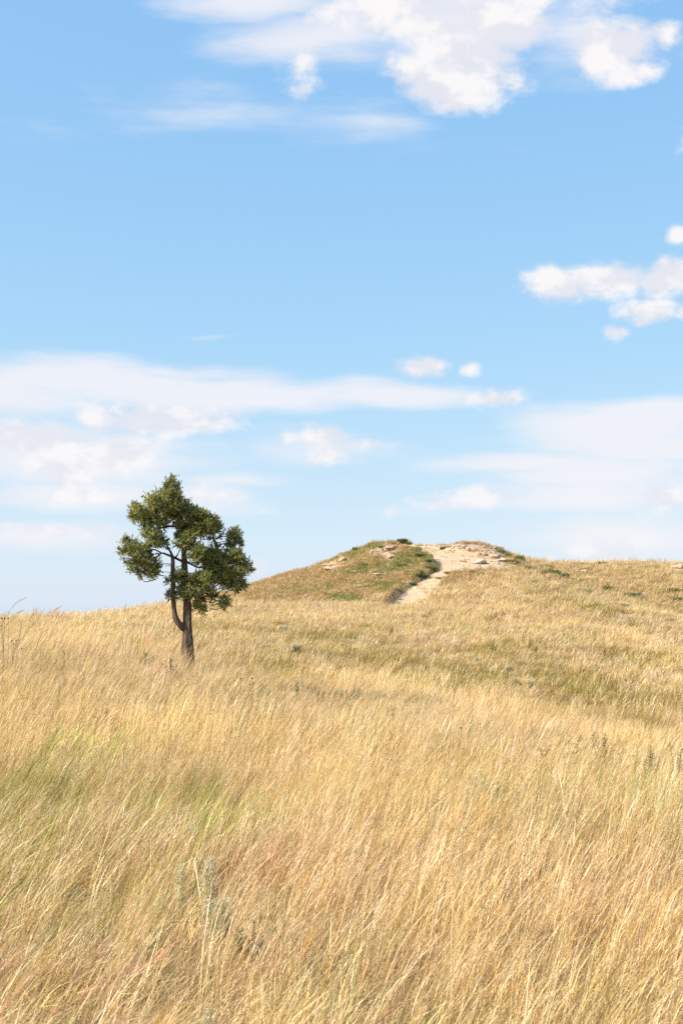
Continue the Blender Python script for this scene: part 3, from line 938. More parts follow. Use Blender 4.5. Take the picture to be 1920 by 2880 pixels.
# ------------------------------------------------------------------ the lone juniper
def tube_np(P, Rr, ns=8, rough=0.12, seed=0, vs=1.0):
    P, Rr = np.asarray(P, float), np.asarray(Rr, float)
    # resample smoothly
    t = np.linspace(0, 1, len(P))
    m = max(4, int(3 * len(P)))
    tt = np.linspace(0, 1, m)

    def cr(A_):
        out = np.empty((m, A_.shape[1]))
        n_ = len(A_) - 1
        for i_, u_ in enumerate(tt):
            s_ = min(int(u_ * n_), n_ - 1)
            f = u_ * n_ - s_
            p0, p1, p2, p3 = A_[max(s_ - 1, 0)], A_[s_], A_[s_ + 1], A_[min(s_ + 2, n_)]
            out[i_] = 0.5 * (2 * p1 + (p2 - p0) * f + (2 * p0 - 5 * p1 + 4 * p2 - p3) * f * f + (3 * p1 - p0 - 3 * p2 + p3) * f ** 3)
        return out
    Q = cr(P)
    rr = np.interp(tt, t, Rr)
    T = np.gradient(Q, axis=0)
    T /= np.linalg.norm(T, axis=1, keepdims=True) + 1e-9
    ref = np.array([0.31, 0.95, 0.05])
    U = np.cross(T, ref)
    U /= np.linalg.norm(U, axis=1, keepdims=True) + 1e-9
    Wv = np.cross(T, U)
    ang = np.linspace(0, 2 * np.pi, ns + 1)
    ln = np.concatenate([[0], np.cumsum(np.linalg.norm(np.diff(Q, axis=0), axis=1))])
    aa, ll = np.meshgrid(ang, ln)
    ra = 1 + rough * 2.2 * fbm(2.3 * np.cos(aa) + 31 + seed, 2.3 * np.sin(aa) + ll * 1.6 * vs, 3)
    ra = ra + rough * 0.55 * np.cos(aa * 5 + 2.0 * ll + seed)
    Rm = rr[:, None] * ra
    V_ = Q[:, None, :] + (np.cos(aa)[..., None] * U[:, None, :] + np.sin(aa)[..., None] * Wv[:, None, :]) * Rm[..., None]
    i_ = np.arange(m * (ns + 1)).reshape(m, ns + 1)
    F_ = np.stack([i_[:-1, :-1], i_[:-1, 1:], i_[1:, 1:], i_[1:, :-1]], -1).reshape(-1, 4)
    uv_ = np.stack([aa / (2 * np.pi) * (2 * np.pi * rr[:, None]) * 4, ll * 2.0, 0 * aa + seed], -1)
    return V_.reshape(-1, 3), F_, uv_.reshape(-1, 3)


def tubes_obj(name, tubes, parent, mat):
    Vs, Fs, Us, off = [], [], [], 0
    for v, f, u_ in tubes:
        Vs.append(v)
        Fs.append(f + off)
        Us.append(u_)
        off += len(v)
    me = mesh_np(name, np.concatenate(Vs), np.concatenate(Fs), {'barkuv': np.concatenate(Us)})
    return obj(name, me, mat, parent)


def sprays(rg, C, Rad, n, ln=(0.05, 0.085), wd=0.02, nl=9, up=0.35, out=0.8, cols=None, shell=(0.45, 1.05), center=None, droop=0.0, long_=1.0, fingers=0):
    """n leafy sprays on an ellipsoid clump: slender leaf faces along short twig ends"""
    d = rg.normal(0, 1, (n, 3))
    d /= np.linalg.norm(d, axis=1, keepdims=True)
    rad = shell[0] + (shell[1] - shell[0]) * rg.random(n) ** 0.6
    if fingers:                                  # sprays follow a few branchlets, with gaps between them
        fd = rg.normal(0, 1, (fingers, 3))
        fd /= np.linalg.norm(fd, axis=1, keepdims=True)
        fl = 0.65 + 0.7 * rg.random(fingers)
        fi = rg.integers(0, fingers, n)
        t_ = rg.random(n) ** 0.6
        d = fd[fi] + rg.normal(0, 0.24, (n, 3))
        d /= np.linalg.norm(d, axis=1, keepdims=True)
        rad = fl[fi] * t_
    p = C + d * Rad * rad[:, None]
    a_ = d * out + np.array([0, 0, up]) + rg.normal(0, 0.35, (n, 3))
    a_ /= np.linalg.norm(a_, axis=1, keepdims=True)
    sl = long_ * (0.07 + 0.09 * rg.random(n))
    t = rg.random((n, nl))
    s_ = p[:, None, :] + a_[:, None, :] * (sl[:, None] * t)[..., None]
    dl = a_[:, None, :] + rg.normal(0, 0.55, (n, nl, 3)) + np.array([0, 0, -droop])
    dl /= np.linalg.norm(dl, axis=2, keepdims=True)
    L_ = ln[0] + (ln[1] - ln[0]) * rg.random((n, nl))
    sd_ = np.cross(dl, rg.normal(0, 1, (n, nl, 3)))
    sd_ /= np.linalg.norm(sd_, axis=2, keepdims=True) + 1e-9
    w_ = (wd * (0.7 + 0.6 * rg.random((n, nl))))[..., None]
    e = s_ + dl * L_[..., None]
    mid = s_ + dl * L_[..., None] * 0.45
    V_ = np.stack([s_, mid + sd_ * w_ / 2, e, mid - sd_ * w_ / 2], 2).reshape(-1, 3)
    F_ = np.arange(n * nl * 4).reshape(-1, 4)
    cols = np.asarray(cols)
    c = cols[rg.integers(0, len(cols), n)] * (1 + 0.15 * rg.normal(0, 1, (n, 1)))
    c = np.repeat(c[:, None, :], nl, 1) * (1 + 0.1 * rg.normal(0, 1, (n, nl, 1)))
    return V_, F_, np.repeat(np.clip(c, 0.01, 0.9).reshape(-1, 3), 4, 0)


def juniper():
    rg = np.random.default_rng(21)
    bx, by = hit(529, 1862)
    bz = ground1(bx, by)
    dist = math.hypot(bx, by)
    k = dist / (FPX * 3.564)                    # metres per pixel of the close-up the outline was read from
    top = EYE + px_el(1850) * dist              # where the trunk leaves the grass
    h0 = top - bz
    root = obj('juniper_tree', None, None, None, (bx, by, bz))
    tag(root, 'lone gnarled juniper tree with two stems standing in the golden grass', 'tree')

    def pt(cx, cy, dy=0.0):
        return ((cx - 815) * k * 0.975, dy, (1890 - cy) * k + h0)

    def limb(pts, nm, ns=8, rough=0.12, seed=0):
        return tubes_obj(nm, [tube_np([pt(*p[:3]) for p in pts], [p[3] * k for p in pts], ns, rough, seed)], root, M_BARK)

    limb([(815, 1890 + (h0 + .15) / k, 0, 80), (816, 1900, 0, 64), (812, 1750, 0, 50), (806, 1600, 0.0, 43), (796, 1340, 0.03, 35), (778, 1130, 0.02, 31), (768, 1000, 0, 29), (766, 850, 0, 26),
          (756, 640, .05, 19), (715, 420, .03, 12), (640, 200, 0, 6), (655, 130, 0, 2)], 'trunk', 22, 0.26, 3)
    limb([(790, 1620, 0, 30), (745, 1575, -.06, 30), (695, 1505, -.1, 28), (672, 1400, -.1, 24), (662, 1250, -.1, 22), (655, 1060, -.12, 22), (654, 930, -.12, 20), (640, 860, -.12, 13), (585, 760, -.15, 9), (520, 640, -.2, 6)],
         'stem', 12, 0.15, 9)
    limbs = [
        [(770, 945, 0, 12), (690, 905, -.1, 12), (600, 870, -.2, 11), (545, 855, -.25, 9), (500, 900, -.3, 7), (450, 940, -.35, 5), (330, 980, -.35, 3)],
        [(545, 855, -.25, 8), (470, 820, -.3, 7), (380, 840, -.35, 5), (240, 830, -.3, 3)],
        [(655, 910, -.12, 10), (700, 880, -.2, 8), (720, 850, -.3, 5), (760, 790, -.4, 3)],
        [(755, 600, .05, 12), (640, 580, 0, 11), (530, 600, -.1, 9), (430, 595, -.2, 7), (370, 550, -.2, 6), (290, 480, -.2, 3)],
        [(735, 500, .05, 9), (620, 470, 0, 7), (500, 400, -.1, 5), (420, 320, -.1, 2)],
        [(760, 700, .1, 13), (850, 600, .25, 10), (960, 540, .35, 8), (1060, 590, .4, 4)],
        [(770, 930, 0, 12), (840, 960, .05, 11), (920, 992, .1, 9), (1060, 960, .2, 8), (1200, 940, .25, 6), (1330, 930, .25, 4), (1410, 960, .2, 2)],
        [(1060, 960, .2, 7), (1110, 850, .2, 7), (1180, 760, .15, 6), (1250, 690, .1, 3)],
        [(1110, 850, .2, 5), (1180, 890, .25, 4), (1300, 860, .2, 3)],
        [(790, 1150, .02, 12), (900, 1180, -.05, 10), (1000, 1260, -.05, 8), (1090, 1320, -.05, 6), (1150, 1335, -.05, 4), (1180, 1370, -.05, 2)],
        [(1000, 1260, -.05, 5), (1090, 1260, 0, 4), (1150, 1220, .05, 4), (1230, 1200, .05, 2)],
        [(940, 1220, -.05, 5), (980, 1330, -.05, 4), (985, 1400, -.05, 2)],
        [(900, 1180, -.05, 6), (1080, 1100, .1, 6), (1250, 1080, .15, 5), (1350, 1120, .15, 2)],
        [(785, 1200, 0, 9), (720, 1180, -.25, 6), (660, 1250, -.35, 4), (620, 1290, -.35, 2)],
        [(785, 1170, 0, 9), (800, 1120, -.3, 6), (860, 1080, -.4, 3)],
    ]
    for i, l in enumerate(limbs):
        limb(l, 'branch', 7, 0.08, i * 1.7)
    for i, l in enumerate([[(640, 965, -.1, 5), (590, 958, -.12, 4), (530, 968, -.14, 2)], [(640, 1042, -.1, 4), (580, 1040, -.12, 3), (520, 1036, -.15, 2)],
                           [(640, 985, -.1, 4), (600, 975, -.1, 3), (575, 990, -.1, 2)], [(765, 985, -.03, 5), (720, 980, -.05, 4), (680, 1000, -.06, 2)],
                           [(655, 810, -.3, 3), (700, 780, -.35, 3), (745, 755, -.4, 2)], [(800, 930, -.1, 4), (850, 960, -.2, 4), (935, 998, -.3, 2)]]):
        limb(l, 'dead_twig', 5, 0.05, i * 3.1)

    BOUGH = {
        'crown top': [(640, 165, 50, 55), (620, 215, 62, 70), (610, 280, 85, 75), (490, 262, 34, 46), (415, 305, 42, 40), (470, 360, 95, 75), (600, 385, 120, 100), (680, 290, 48, 45), (700, 370, 70, 70), (450, 440, 80, 60)],
        'upper left': [(245, 395, 40, 34), (250, 480, 60, 44), (320, 440, 80, 60), (370, 520, 66, 54), (440, 520, 80, 50), (370, 600, 60, 50), (450, 640, 100, 62), (540, 560, 80, 54), (470, 720, 110, 70), (560, 770, 40, 32), (600, 480, 66, 50), (410, 690, 60, 40)],
        'upper right': [(690, 460, 90, 90), (770, 390, 70, 50), (850, 455, 110, 66), (940, 500, 100, 70), (1030, 560, 76, 70), (1075, 610, 48, 60), (960, 600, 120, 76), (850, 570, 110, 80), (1040, 680, 66, 50), (760, 600, 100, 80)],
        'left bough': [(180, 725, 32, 38), (150, 838, 40, 26), (240, 760, 58, 46), (225, 830, 60, 36), (310, 840, 80, 60), (390, 830, 70, 54), (225, 945, 48, 30), (300, 950, 80, 46), (400, 940, 84, 60), (470, 960, 62, 60), (290, 1030, 56, 44), (345, 1085, 40, 32), (460, 1050, 46, 55), (500, 1000, 36, 56), (400, 1020, 60, 40)],
        'centre': [(770, 765, 90, 56), (830, 700, 80, 60), (930, 650, 76, 44), (860, 800, 80, 48), (930, 850, 66, 60), (900, 920, 60, 40), (720, 690, 44, 36)],
        'right bough': [(1270, 660, 60, 42), (1245, 720, 40, 42), (1310, 735, 40, 40), (1212, 785, 26, 34), (1085, 800, 26, 20), (1040, 860, 66, 46), (1140, 860, 46, 36), (1010, 910, 100, 80), (1110, 910, 90, 70), (1210, 920, 80, 66), (1295, 870, 62, 54),
                        (1330, 950, 60, 60), (1405, 960, 36, 34), (1415, 1010, 34, 36), (1060, 1000, 110, 66), (1190, 1030, 110, 70), (1310, 1060, 80, 66), (1355, 1110, 46, 66), (1370, 1180, 30, 34), (1270, 1180, 56, 54), (1150, 1110, 100, 64), (1220, 1130, 70, 60)],
        'lower bough': [(760, 1080, 90, 56), (690, 1110, 56, 36), (640, 1130, 36, 26), (620, 1290, 40, 24), (670, 1270, 60, 40), (700, 1210, 60, 50), (790, 1170, 90, 60), (880, 1100, 84, 66), (780, 1260, 90, 52), (870, 1240, 84, 60), (960, 1170, 84, 66), (1010, 1240, 70, 50), (1000, 1090, 70, 60), (960, 1110, 60, 50)],
        'hanging tips': [(930, 1320, 36, 30), (905, 1385, 24, 36), (955, 1425, 34, 20), (1190, 1310, 48, 40), (1170, 1375, 28, 34), (1060, 1290, 40, 34), (1215, 1345, 24, 24), (890, 1320, 30, 24)],
    }
    JG = [(0.27, 0.285, 0.085), (0.33, 0.33, 0.10), (0.20, 0.225, 0.07), (0.38, 0.365, 0.115), (0.23, 0.245, 0.08)]
    JB = JG + [(0.30, 0.16, 0.06)]
    for nm, bl in BOUGH.items():
        Vs, Fs, Cs, off = [], [], [], 0
        tw = []
        for (cx, cy, rx, ry) in bl:
            vary = 0.78 + 0.36 * rg.random()
            rx, ry = rx * vary, ry * vary
            big = rx * ry > 2600
            copies = [(0.0, 1.0)] if not big else [(-0.17, 0.9), (0.17, 0.9)]
            if rx * ry > 4500:
                copies = [(-0.30, 0.86), (0.02, 1.0), (0.30, 0.86)]
            base = {'left bough': -.28, 'centre': -.2, 'right bough': .16, 'upper right': .22, 'lower bough': -.1, 'upper left': -.08, 'crown top': 0, 'hanging tips': 0}[nm]
            for (dy, sc_) in copies:
                c = np.array(pt(cx + rg.normal(0, 5), cy + rg.normal(0, 5), base + dy + rg.normal(0, .08)))
                rad = np.array([rx * k, max(0.10, 0.5 * (rx + ry) * k), ry * k]) * sc_
                n = int(16 + 1150 * rx * k * ry * k)
                dense = nm in ('upper right', 'right bough', 'crown top')
                v, f, cc = sprays(rg, c, rad * (0.86 if dense else 0.74), int(n * (1.3 if dense else 0.95)), (0.035, 0.065), 0.015, 20, cols=JG if rg.random() < .55 else JB, shell=(0.35, 1.0), long_=1.0, fingers=9 if big else 6)
                Vs.append(v)
                Fs.append(f + off)
                Cs.append(cc * (0.72 + 0.5 * rg.random()))
                off += len(v)
                for _ in range(3 if big else 2):          # ragged tufts that stand out from the clump
                    dv = rg.normal(0, 1, 3)
                    dv /= np.linalg.norm(dv)
                    c2 = c + dv * rad * (0.72 + 0.25 * rg.random())
                    v, f, cc = sprays(rg, c2, np.array([.045, .045, .055]), 7, (0.035, 0.065), 0.015, 18, up=0.5, cols=JG, shell=(0.2, 1.0), long_=1.1)
                    Vs.append(v)
                    Fs.append(f + off)
                    Cs.append(cc)
                    off += len(v)
                if rg.random() < 0.75:
                    a_ = np.array(pt(cx + (770 - cx) * 0.35, cy + 30, base))
                    tw.append(tube_np([a_, (a_ + c) / 2 + rg.normal(0, .04, 3), c], [0.014, 0.010, 0.004], 5, 0.05, cx))
        me = mesh_np('foliage', np.concatenate(Vs), np.concatenate(Fs), {'col': np.concatenate(Cs)}, smooth=False)
        fo = tag(obj('foliage', me, M_LEAF, root), kind='stuff')
        if tw:
            tag(tubes_obj('twigs', tw, fo, M_BARK), kind='stuff')
    return bx, by, dist


TREE_X, TREE_Y, TREE_D = juniper()

#@@THINGS
# ------------------------------------------------------------------ shrubs, herbs and stones
def copy_tree(src, loc, rz, sc, label, group, category):
    r = src.copy()
    COL.objects.link(r)
    r.location = loc
    r.rotation_euler = (0, 0, rz)
    r.scale = sc
    tag(r, label, category, group)
    for ch in src.children:
        c = ch.copy()
        COL.objects.link(c)
        c.parent = r
        for g in ch.children:
            d = g.copy()
            COL.objects.link(d)
            d.parent = c
    return r


M_TWIG = rock_mat('grey brown stems', (0.20, 0.15, 0.10), (0.27, 0.21, 0.14), (0.14, 0.10, 0.07))
M_SAGE = rock_mat('silvery stems', (0.52, 0.46, 0.33), (0.60, 0.54, 0.40), (0.40, 0.35, 0.25))
SILVER = [(0.70, 0.63, 0.43), (0.78, 0.70, 0.50), (0.62, 0.57, 0.38), (0.74, 0.66, 0.45)]
GREYG = [(0.36, 0.38, 0.20), (0.42, 0.43, 0.24), (0.30, 0.33, 0.17)]
HERB = [(0.13, 0.17, 0.05), (0.17, 0.20, 0.06), (0.10, 0.13, 0.04), (0.22, 0.22, 0.07)]


def sage(seed, upright, cols, ns=26, leaf=(0.04, 0.07), lw=0.026, nl=26):
    """unit shrub: about 1 wide and 1 tall, many wands set with small leaves"""
    rg = np.random.default_rng(seed)
    root = obj('sagebrush', None)
    tb, Vs, Fs, Cs, off = [], [], [], [], 0
    for i in range(ns):
        th, rr = rg.random() * 6.28, math.sqrt(rg.random()) * 0.42
        b = np.array([0.12 * math.cos(th) * rr, 0.12 * math.sin(th) * rr, -0.06])
        hgt = (0.65 + 0.4 * rg.random()) * (1 - 0.5 * rr * (1 - upright))
        tip = np.array([math.cos(th) * rr * (1.1 - 0.55 * upright) + 0.1, math.sin(th) * rr * (1.1 - 0.55 * upright), hgt])
        mid = (b + tip) / 2 + np.array([math.cos(th), math.sin(th), 0]) * 0.12 * rr + rg.normal(0, .02, 3)
        tb.append(tube_np([b, mid, tip], [0.007, 0.005, 0.002], 4, 0.0, i))
        t = 0.25 + 0.75 * rg.random(nl)
        p = (1 - t)[:, None] ** 2 * b + 2 * (t * (1 - t))[:, None] * mid + (t ** 2)[:, None] * tip
        for j in range(nl):
            v, f, c = sprays(rg, p[j], np.array([.012, .012, .012]), 1, leaf, lw, 4, up=0.7, out=0.7, cols=cols)
            Vs.append(v)
            Fs.append(f + off)
            Cs.append(c)
            off += len(v)
    tubes_obj('stem', tb, root, M_SAGE)
    me = mesh_np('foliage', np.concatenate(Vs), np.concatenate(Fs), {'col': np.concatenate(Cs)}, smooth=False)
    tag(obj('foliage', me, M_PLANT, root), kind='stuff')
    return root


def herb(seed, n=7, cols=HERB, lw=0.05):
    """unit leafy weed about 1 tall: upright stalks with narrow leaves"""
    rg = np.random.default_rng(seed)
    root = obj('leafy_weed', None)
    tb, Vs, Fs, Cs, off = [], [], [], [], 0
    for i in range(n):
        th, rr = rg.random() * 6.28, 0.05 + 0.28 * rg.random()
        b = np.array([0.15 * math.cos(th) * rr, 0.15 * math.sin(th) * rr, -0.1])
        hgt = 0.55 + 0.5 * rg.random()
        tip = np.array([math.cos(th) * rr + 0.12, math.sin(th) * rr, hgt])
        mid = (b + tip) / 2 + rg.normal(0, .03, 3)
        tb.append(tube_np([b, mid, tip], [0.012, 0.009, 0.004], 5, 0.0, i))
        m = 26
        t = 0.15 + 0.85 * rg.random(m)
        p = (1 - t)[:, None] ** 2 * b + 2 * (t * (1 - t))[:, None] * mid + (t ** 2)[:, None] * tip
        a_ = rg.random(m) * 6.28
        d = np.stack([np.cos(a_), np.sin(a_), 0.5 + 0.5 * rg.random(m)], 1)
        d /= np.linalg.norm(d, axis=1, keepdims=True)
        L_ = (0.10 + 0.12 * rg.random(m)) * (1.1 - 0.5 * t)
        sd_ = np.cross(d, np.array([0, 0, 1.0]))
        sd_ /= np.linalg.norm(sd_, axis=1, keepdims=True)
        e = p + d * L_[:, None] + np.array([0, 0, -.03])
        q1 = p + d * (L_ * .5)[:, None] + sd_ * lw * .4
        q2 = p + d * (L_ * .5)[:, None] - sd_ * lw * .4
        Vs.append(np.stack([p, q1, e, q2], 1).reshape(-1, 3))
        Fs.append(off + np.arange(m * 4).reshape(m, 4))
        c = np.asarray(cols)[rg.integers(0, len(cols), m)] * (1 + .12 * rg.normal(0, 1, (m, 1)))
        Cs.append(np.repeat(np.clip(c, .01, .8), 4, 0))
        off += m * 4
    tubes_obj('stalk', tb, root, M_TWIG)
    me = mesh_np('leaves', np.concatenate(Vs), np.concatenate(Fs), {'col': np.concatenate(Cs)}, smooth=False)
    tag(obj('leaves', me, M_PLANT, root), kind='stuff')
    return root


def mat_shrub(seed, cols):
    """unit creeping shrub: a low ragged cushion 1 wide and about 0.4 tall"""
    rg = np.random.default_rng(seed)
    root = obj('creeping_shrub', None)
    Vs, Fs, Cs, off, tb = [], [], [], 0, []
    for i in range(16):
        th, rr = rg.random() * 6.28, math.sqrt(rg.random()) * 0.42
        c = np.array([math.cos(th) * rr, math.sin(th) * rr, 0.06 + 0.16 * rg.random() * (1 - rr)])
        v, f, cc = sprays(rg, c, np.array([.14, .14, .09]), 46, (0.04, 0.075), 0.026, 6, up=0.6, cols=cols)
        Vs.append(v)
        Fs.append(f + off)
        Cs.append(cc)
        off += len(v)
        tb.append(tube_np([(0, 0, -.04), (c[0] * .5, c[1] * .5, .05), tuple(c)], [.014, .01, .005], 4, 0, i))
    tubes_obj('stem', tb, root, M_TWIG)
    me = mesh_np('foliage', np.concatenate(Vs), np.concatenate(Fs), {'col': np.concatenate(Cs)}, smooth=False)
    tag(obj('foliage', me, M_PLANT, root), kind='stuff')
    return root


class Pool:
    """first use moves the built source itself, later uses copy it"""
    def __init__(self, makers):
        self.src, self.used, self.mk = [None] * len(makers), [0] * len(makers), makers

    def put(self, i, loc, rz, sc, label, category, group=None):
        if self.src[i] is None:
            r = self.mk[i]()
            self.src[i] = r
            r.location, r.rotation_euler, r.scale = loc, (0, 0, rz), sc
            return tag(r, label, category, group)
        return copy_tree(self.src[i], loc, rz, sc, label, group, category)


def at_grass(c, r):
    x, y = hit(c, r)
    return x, y, ground1(x, y)


def at_ground(c, r):
    x, y = hit(c, r, fn=lambda a, b: ground(a, b) + 0.04, dmin=60)
    return x, y, ground1(x, y)


sages = Pool([lambda: sage(1, 0.9, SILVER, 30, nl=34), lambda: sage(2, 0.3, SILVER, 30), lambda: sage(3, 0.4, SILVER + GREYG, 30), lambda: sage(4, 0.2, GREYG, 28)])
SG = 'silvery sagebrush in the grass'
for (c, r, w, h, kind, lab) in [
        (588, 2450, 0.17, 0.32, 0, 'tall pale silvery sagebrush spires in the left foreground grass'),
        (512, 2440, 0.12, 0.27, 0, 'thin silvery sagebrush spire just left of the taller pale one'),
        (625, 2520, 0.20, 0.27, 2, 'grey green sagebrush leaning below the tall pale spires'),
        (1350, 2200, 0.28, 0.38, 0, 'hazy silver sagebrush half hidden by stems on the right slope'),
        (1400, 2215, 0.26, 0.34, 2, 'grey sagebrush sprig right behind the hazy silver bush'),
        (585, 2830, 0.12, 0.24, 2, 'small pale sagebrush sprig at the bottom edge of the foreground'),
        (830, 1822, 0.95, 0.48, 1, 'broad blue grey sagebrush in the hollow right of the tree'),
        (795, 1765, 0.8, 0.45, 1, 'pale sagebrush patch high on the slope right of the crown'),
        (985, 1800, 0.75, 0.50, 1, 'bright silver sagebrush at the start of the mid slope row'),
        (1015, 1796, 0.6, 0.45, 1, 'second silver sagebrush in the row below the path'),
        (1052, 1790, 0.55, 0.42, 2, 'third greyer sagebrush in the row below the path'),
        (1115, 1784, 0.75, 0.5, 1, 'silver blue sagebrush at the right end of the row below the path'),
        (1250, 1800, 0.7, 0.45, 1, 'low silver sagebrush below the foot of the right hill'),
        (1275, 1816, 0.6, 0.42, 2, 'grey green sagebrush left of the dark green clump'),
        (1338, 1850, 0.6, 0.45, 2, 'grey green sagebrush below the dark green clump'),
        (1380, 1882, 0.5, 0.40, 1, 'small silver sagebrush at the top left of a chain of four'),
        (1410, 1888, 0.45, 0.40, 1, 'small silver sagebrush second in the chain of four'),
        (1445, 1906, 0.55, 0.45, 1, 'silver sagebrush third in the chain of four'),
        (1486, 1916, 0.6, 0.48, 1, 'brightest silver sagebrush at the low end of the chain of four'),
        (1428, 1874, 0.45, 0.38, 2, 'dull sagebrush just above the chain of four'),
        (1536, 1906, 0.55, 0.40, 2, 'faded sagebrush right of the chain of four'),
        (1748, 1858, 0.6, 0.55, 1, 'lone silver sagebrush in the olive grass at right'),
        (1475, 1992, 0.6, 0.40, 2, 'pale sagebrush sunk in the bright grass band at right'),
        (1082, 1950, 0.5, 0.36, 1, 'faint sagebrush in the bright grass band at centre'),
        (298, 1748, 0.5, 0.40, 3, 'dark grey sagebrush near the left skyline'),
        (300, 1782, 1.1, 0.42, 1, 'wide pale sagebrush patch left of the tree'),
        (462, 1775, 1.0, 0.45, 2, 'blue grey sagebrush behind the trunk on its left'),
        (1885, 1740, 0.9, 0.45, 2, 'grey sagebrush at the right edge of the hill')]:
    x, y, z = at_grass(c, r)
    far_ = 0.72 if y > 20 else 1.0
    sages.put(kind, (x, y, z + 0.02), rng.random() * 6.28, (w * far_, w * far_, h * far_ * 0.9), lab, 'shrub', SG)

weeds = Pool([lambda: herb(11), lambda: herb(12, 9), lambda: herb(13, 6, HERB + GREYG, 0.06)])
WG = 'green weeds in the grass'
for (c, r, w, h, kind, lab) in [
        (700, 2560, 0.34, 0.22, 2, 'low dark green leafy weed in the left foreground'),
        (760, 2545, 0.28, 0.20, 2, 'smaller dark green weed right beside the low leafy one'),
        (840, 1960, 0.5, 0.72, 0, 'upright green weed standing clear in the bright grass right of the tree'),
        (745, 1950, 0.7, 0.50, 1, 'dull green weed down the slope right of the trunk'),
        (895, 1972, 0.6, 0.50, 1, 'dark weed between the upright one and the crest'),
        (980, 1985, 0.6, 0.55, 0, 'olive weed at the crest below the bright band'),
        (1105, 2010, 0.6, 0.52, 1, 'bushy weed on the crest at centre'),
        (1160, 2018, 0.7, 0.55, 2, 'grey green weed right of the bushy centre weed'),
        (1525, 2120, 0.5, 0.50, 0, 'small dark weed at the left end of the right crest'),
        (1600, 2120, 0.6, 0.60, 1, 'dark weed on the right crest beside tall stems'),
        (1668, 2110, 0.45, 0.85, 0, 'tallest green weed spire on the right crest'),
        (1700, 2125, 0.55, 0.68, 1, 'green weed leaning beside the tallest spire'),
        (1770, 2130, 0.5, 0.50, 2, 'low weed right of the tallest spire'),
        (1830, 2155, 0.6, 0.55, 1, 'dark weed near the right edge of the crest'),
        (1895, 2170, 0.65, 0.62, 0, 'dark bushy weed at the far right of the crest'),
        (480, 1890, 0.6, 0.55, 1, 'green weed at the foot of the tree on its left'),
        (545, 1885, 0.6, 0.45, 0, 'green weed in front of the trunk base'),
        (410, 1862, 0.6, 0.50, 1, 'small weed left of the trunk among straw'),
        (1388, 1826, 0.7, 0.75, 1, 'dark green clump standing out on the mid slope'),
        (1488, 1820, 0.5, 0.70, 0, 'pointed dark weed right of the dark green clump'),
        (1506, 1826, 0.5, 0.55, 0, 'smaller weed beside the pointed dark one'),
        (80, 2000, 0.55, 0.50, 2, 'dull green weed by the left edge of the field'),
        (300, 2010, 0.5, 0.42, 1, 'dark weed in the straw down left of the tree'),
        (1215, 2290, 0.4, 0.45, 2, 'grey green weed in the middle of the foreground')]:
    x, y, z = at_grass(c, r)
    weeds.put(kind, (x, y, z + 0.02), rng.random() * 6.28, ((w * 0.9, w * 0.9, h * 0.9) if 12 < y < 40 else (w * 0.8, w * 0.8, h * 0.78)), lab, 'weed', WG)

# dry stalks with dark round seed heads
M_DARK = rock_mat('dark dry seed heads', (0.05, 0.03, 0.02), (0.08, 0.05, 0.03), (0.03, 0.02, 0.015))
M_STALK = rock_mat('dry stalk', (0.34, 0.24, 0.12), (0.40, 0.29, 0.15), (0.22, 0.15, 0.08))


def head_mesh():
    import bmesh
    bm = bmesh.new()
    bmesh.ops.create_icosphere(bm, subdivisions=2, radius=1.0)
    for v in bm.verts:
        n_ = 1 + 0.22 * math.sin(9 * v.co.x + 3) * math.sin(8 * v.co.y) + 0.12 * math.sin(17 * v.co.z)
        v.co = v.co * n_
        v.co.z *= 1.25
    me = bpy.data.meshes.new('seed_head')
    bm.to_mesh(me)
    bm.free()
    return me


HEAD = head_mesh()
HEAD.materials.append(M_DARK)
FG = 'dry stalks with dark seed heads'


def flower_stalk(c, rbase, hgt, heads, lab, hr=0.011):
    x, y, z = at_grass(c, rbase)
    rt = tag(obj('dry_flower_stalk', None, loc=(x, y, z)), lab, 'dry stalk', FG)
    tb = [tube_np([(0, 0, -.05), (0.01, 0, hgt * .5), (heads[0][0], 0, heads[0][1] * hgt)], [.005, .004, .003], 5, 0, c)]
    for (hx, hz) in heads[1:]:
        tb.append(tube_np([(0.01, 0, hgt * .5), (hx * .6, 0.01, (0.5 + hz) / 2 * hgt + .02), (hx, 0.01, hz * hgt)], [.0035, .003, .0025], 5, 0, c))
    tubes_obj('stalk', tb, rt, M_STALK)
    for (hx, hz) in heads:
        h_ = obj('seed_head', HEAD, None, rt, (hx, 0.005, hz * hgt + .02))
        h_.scale = (hr, hr, hr)


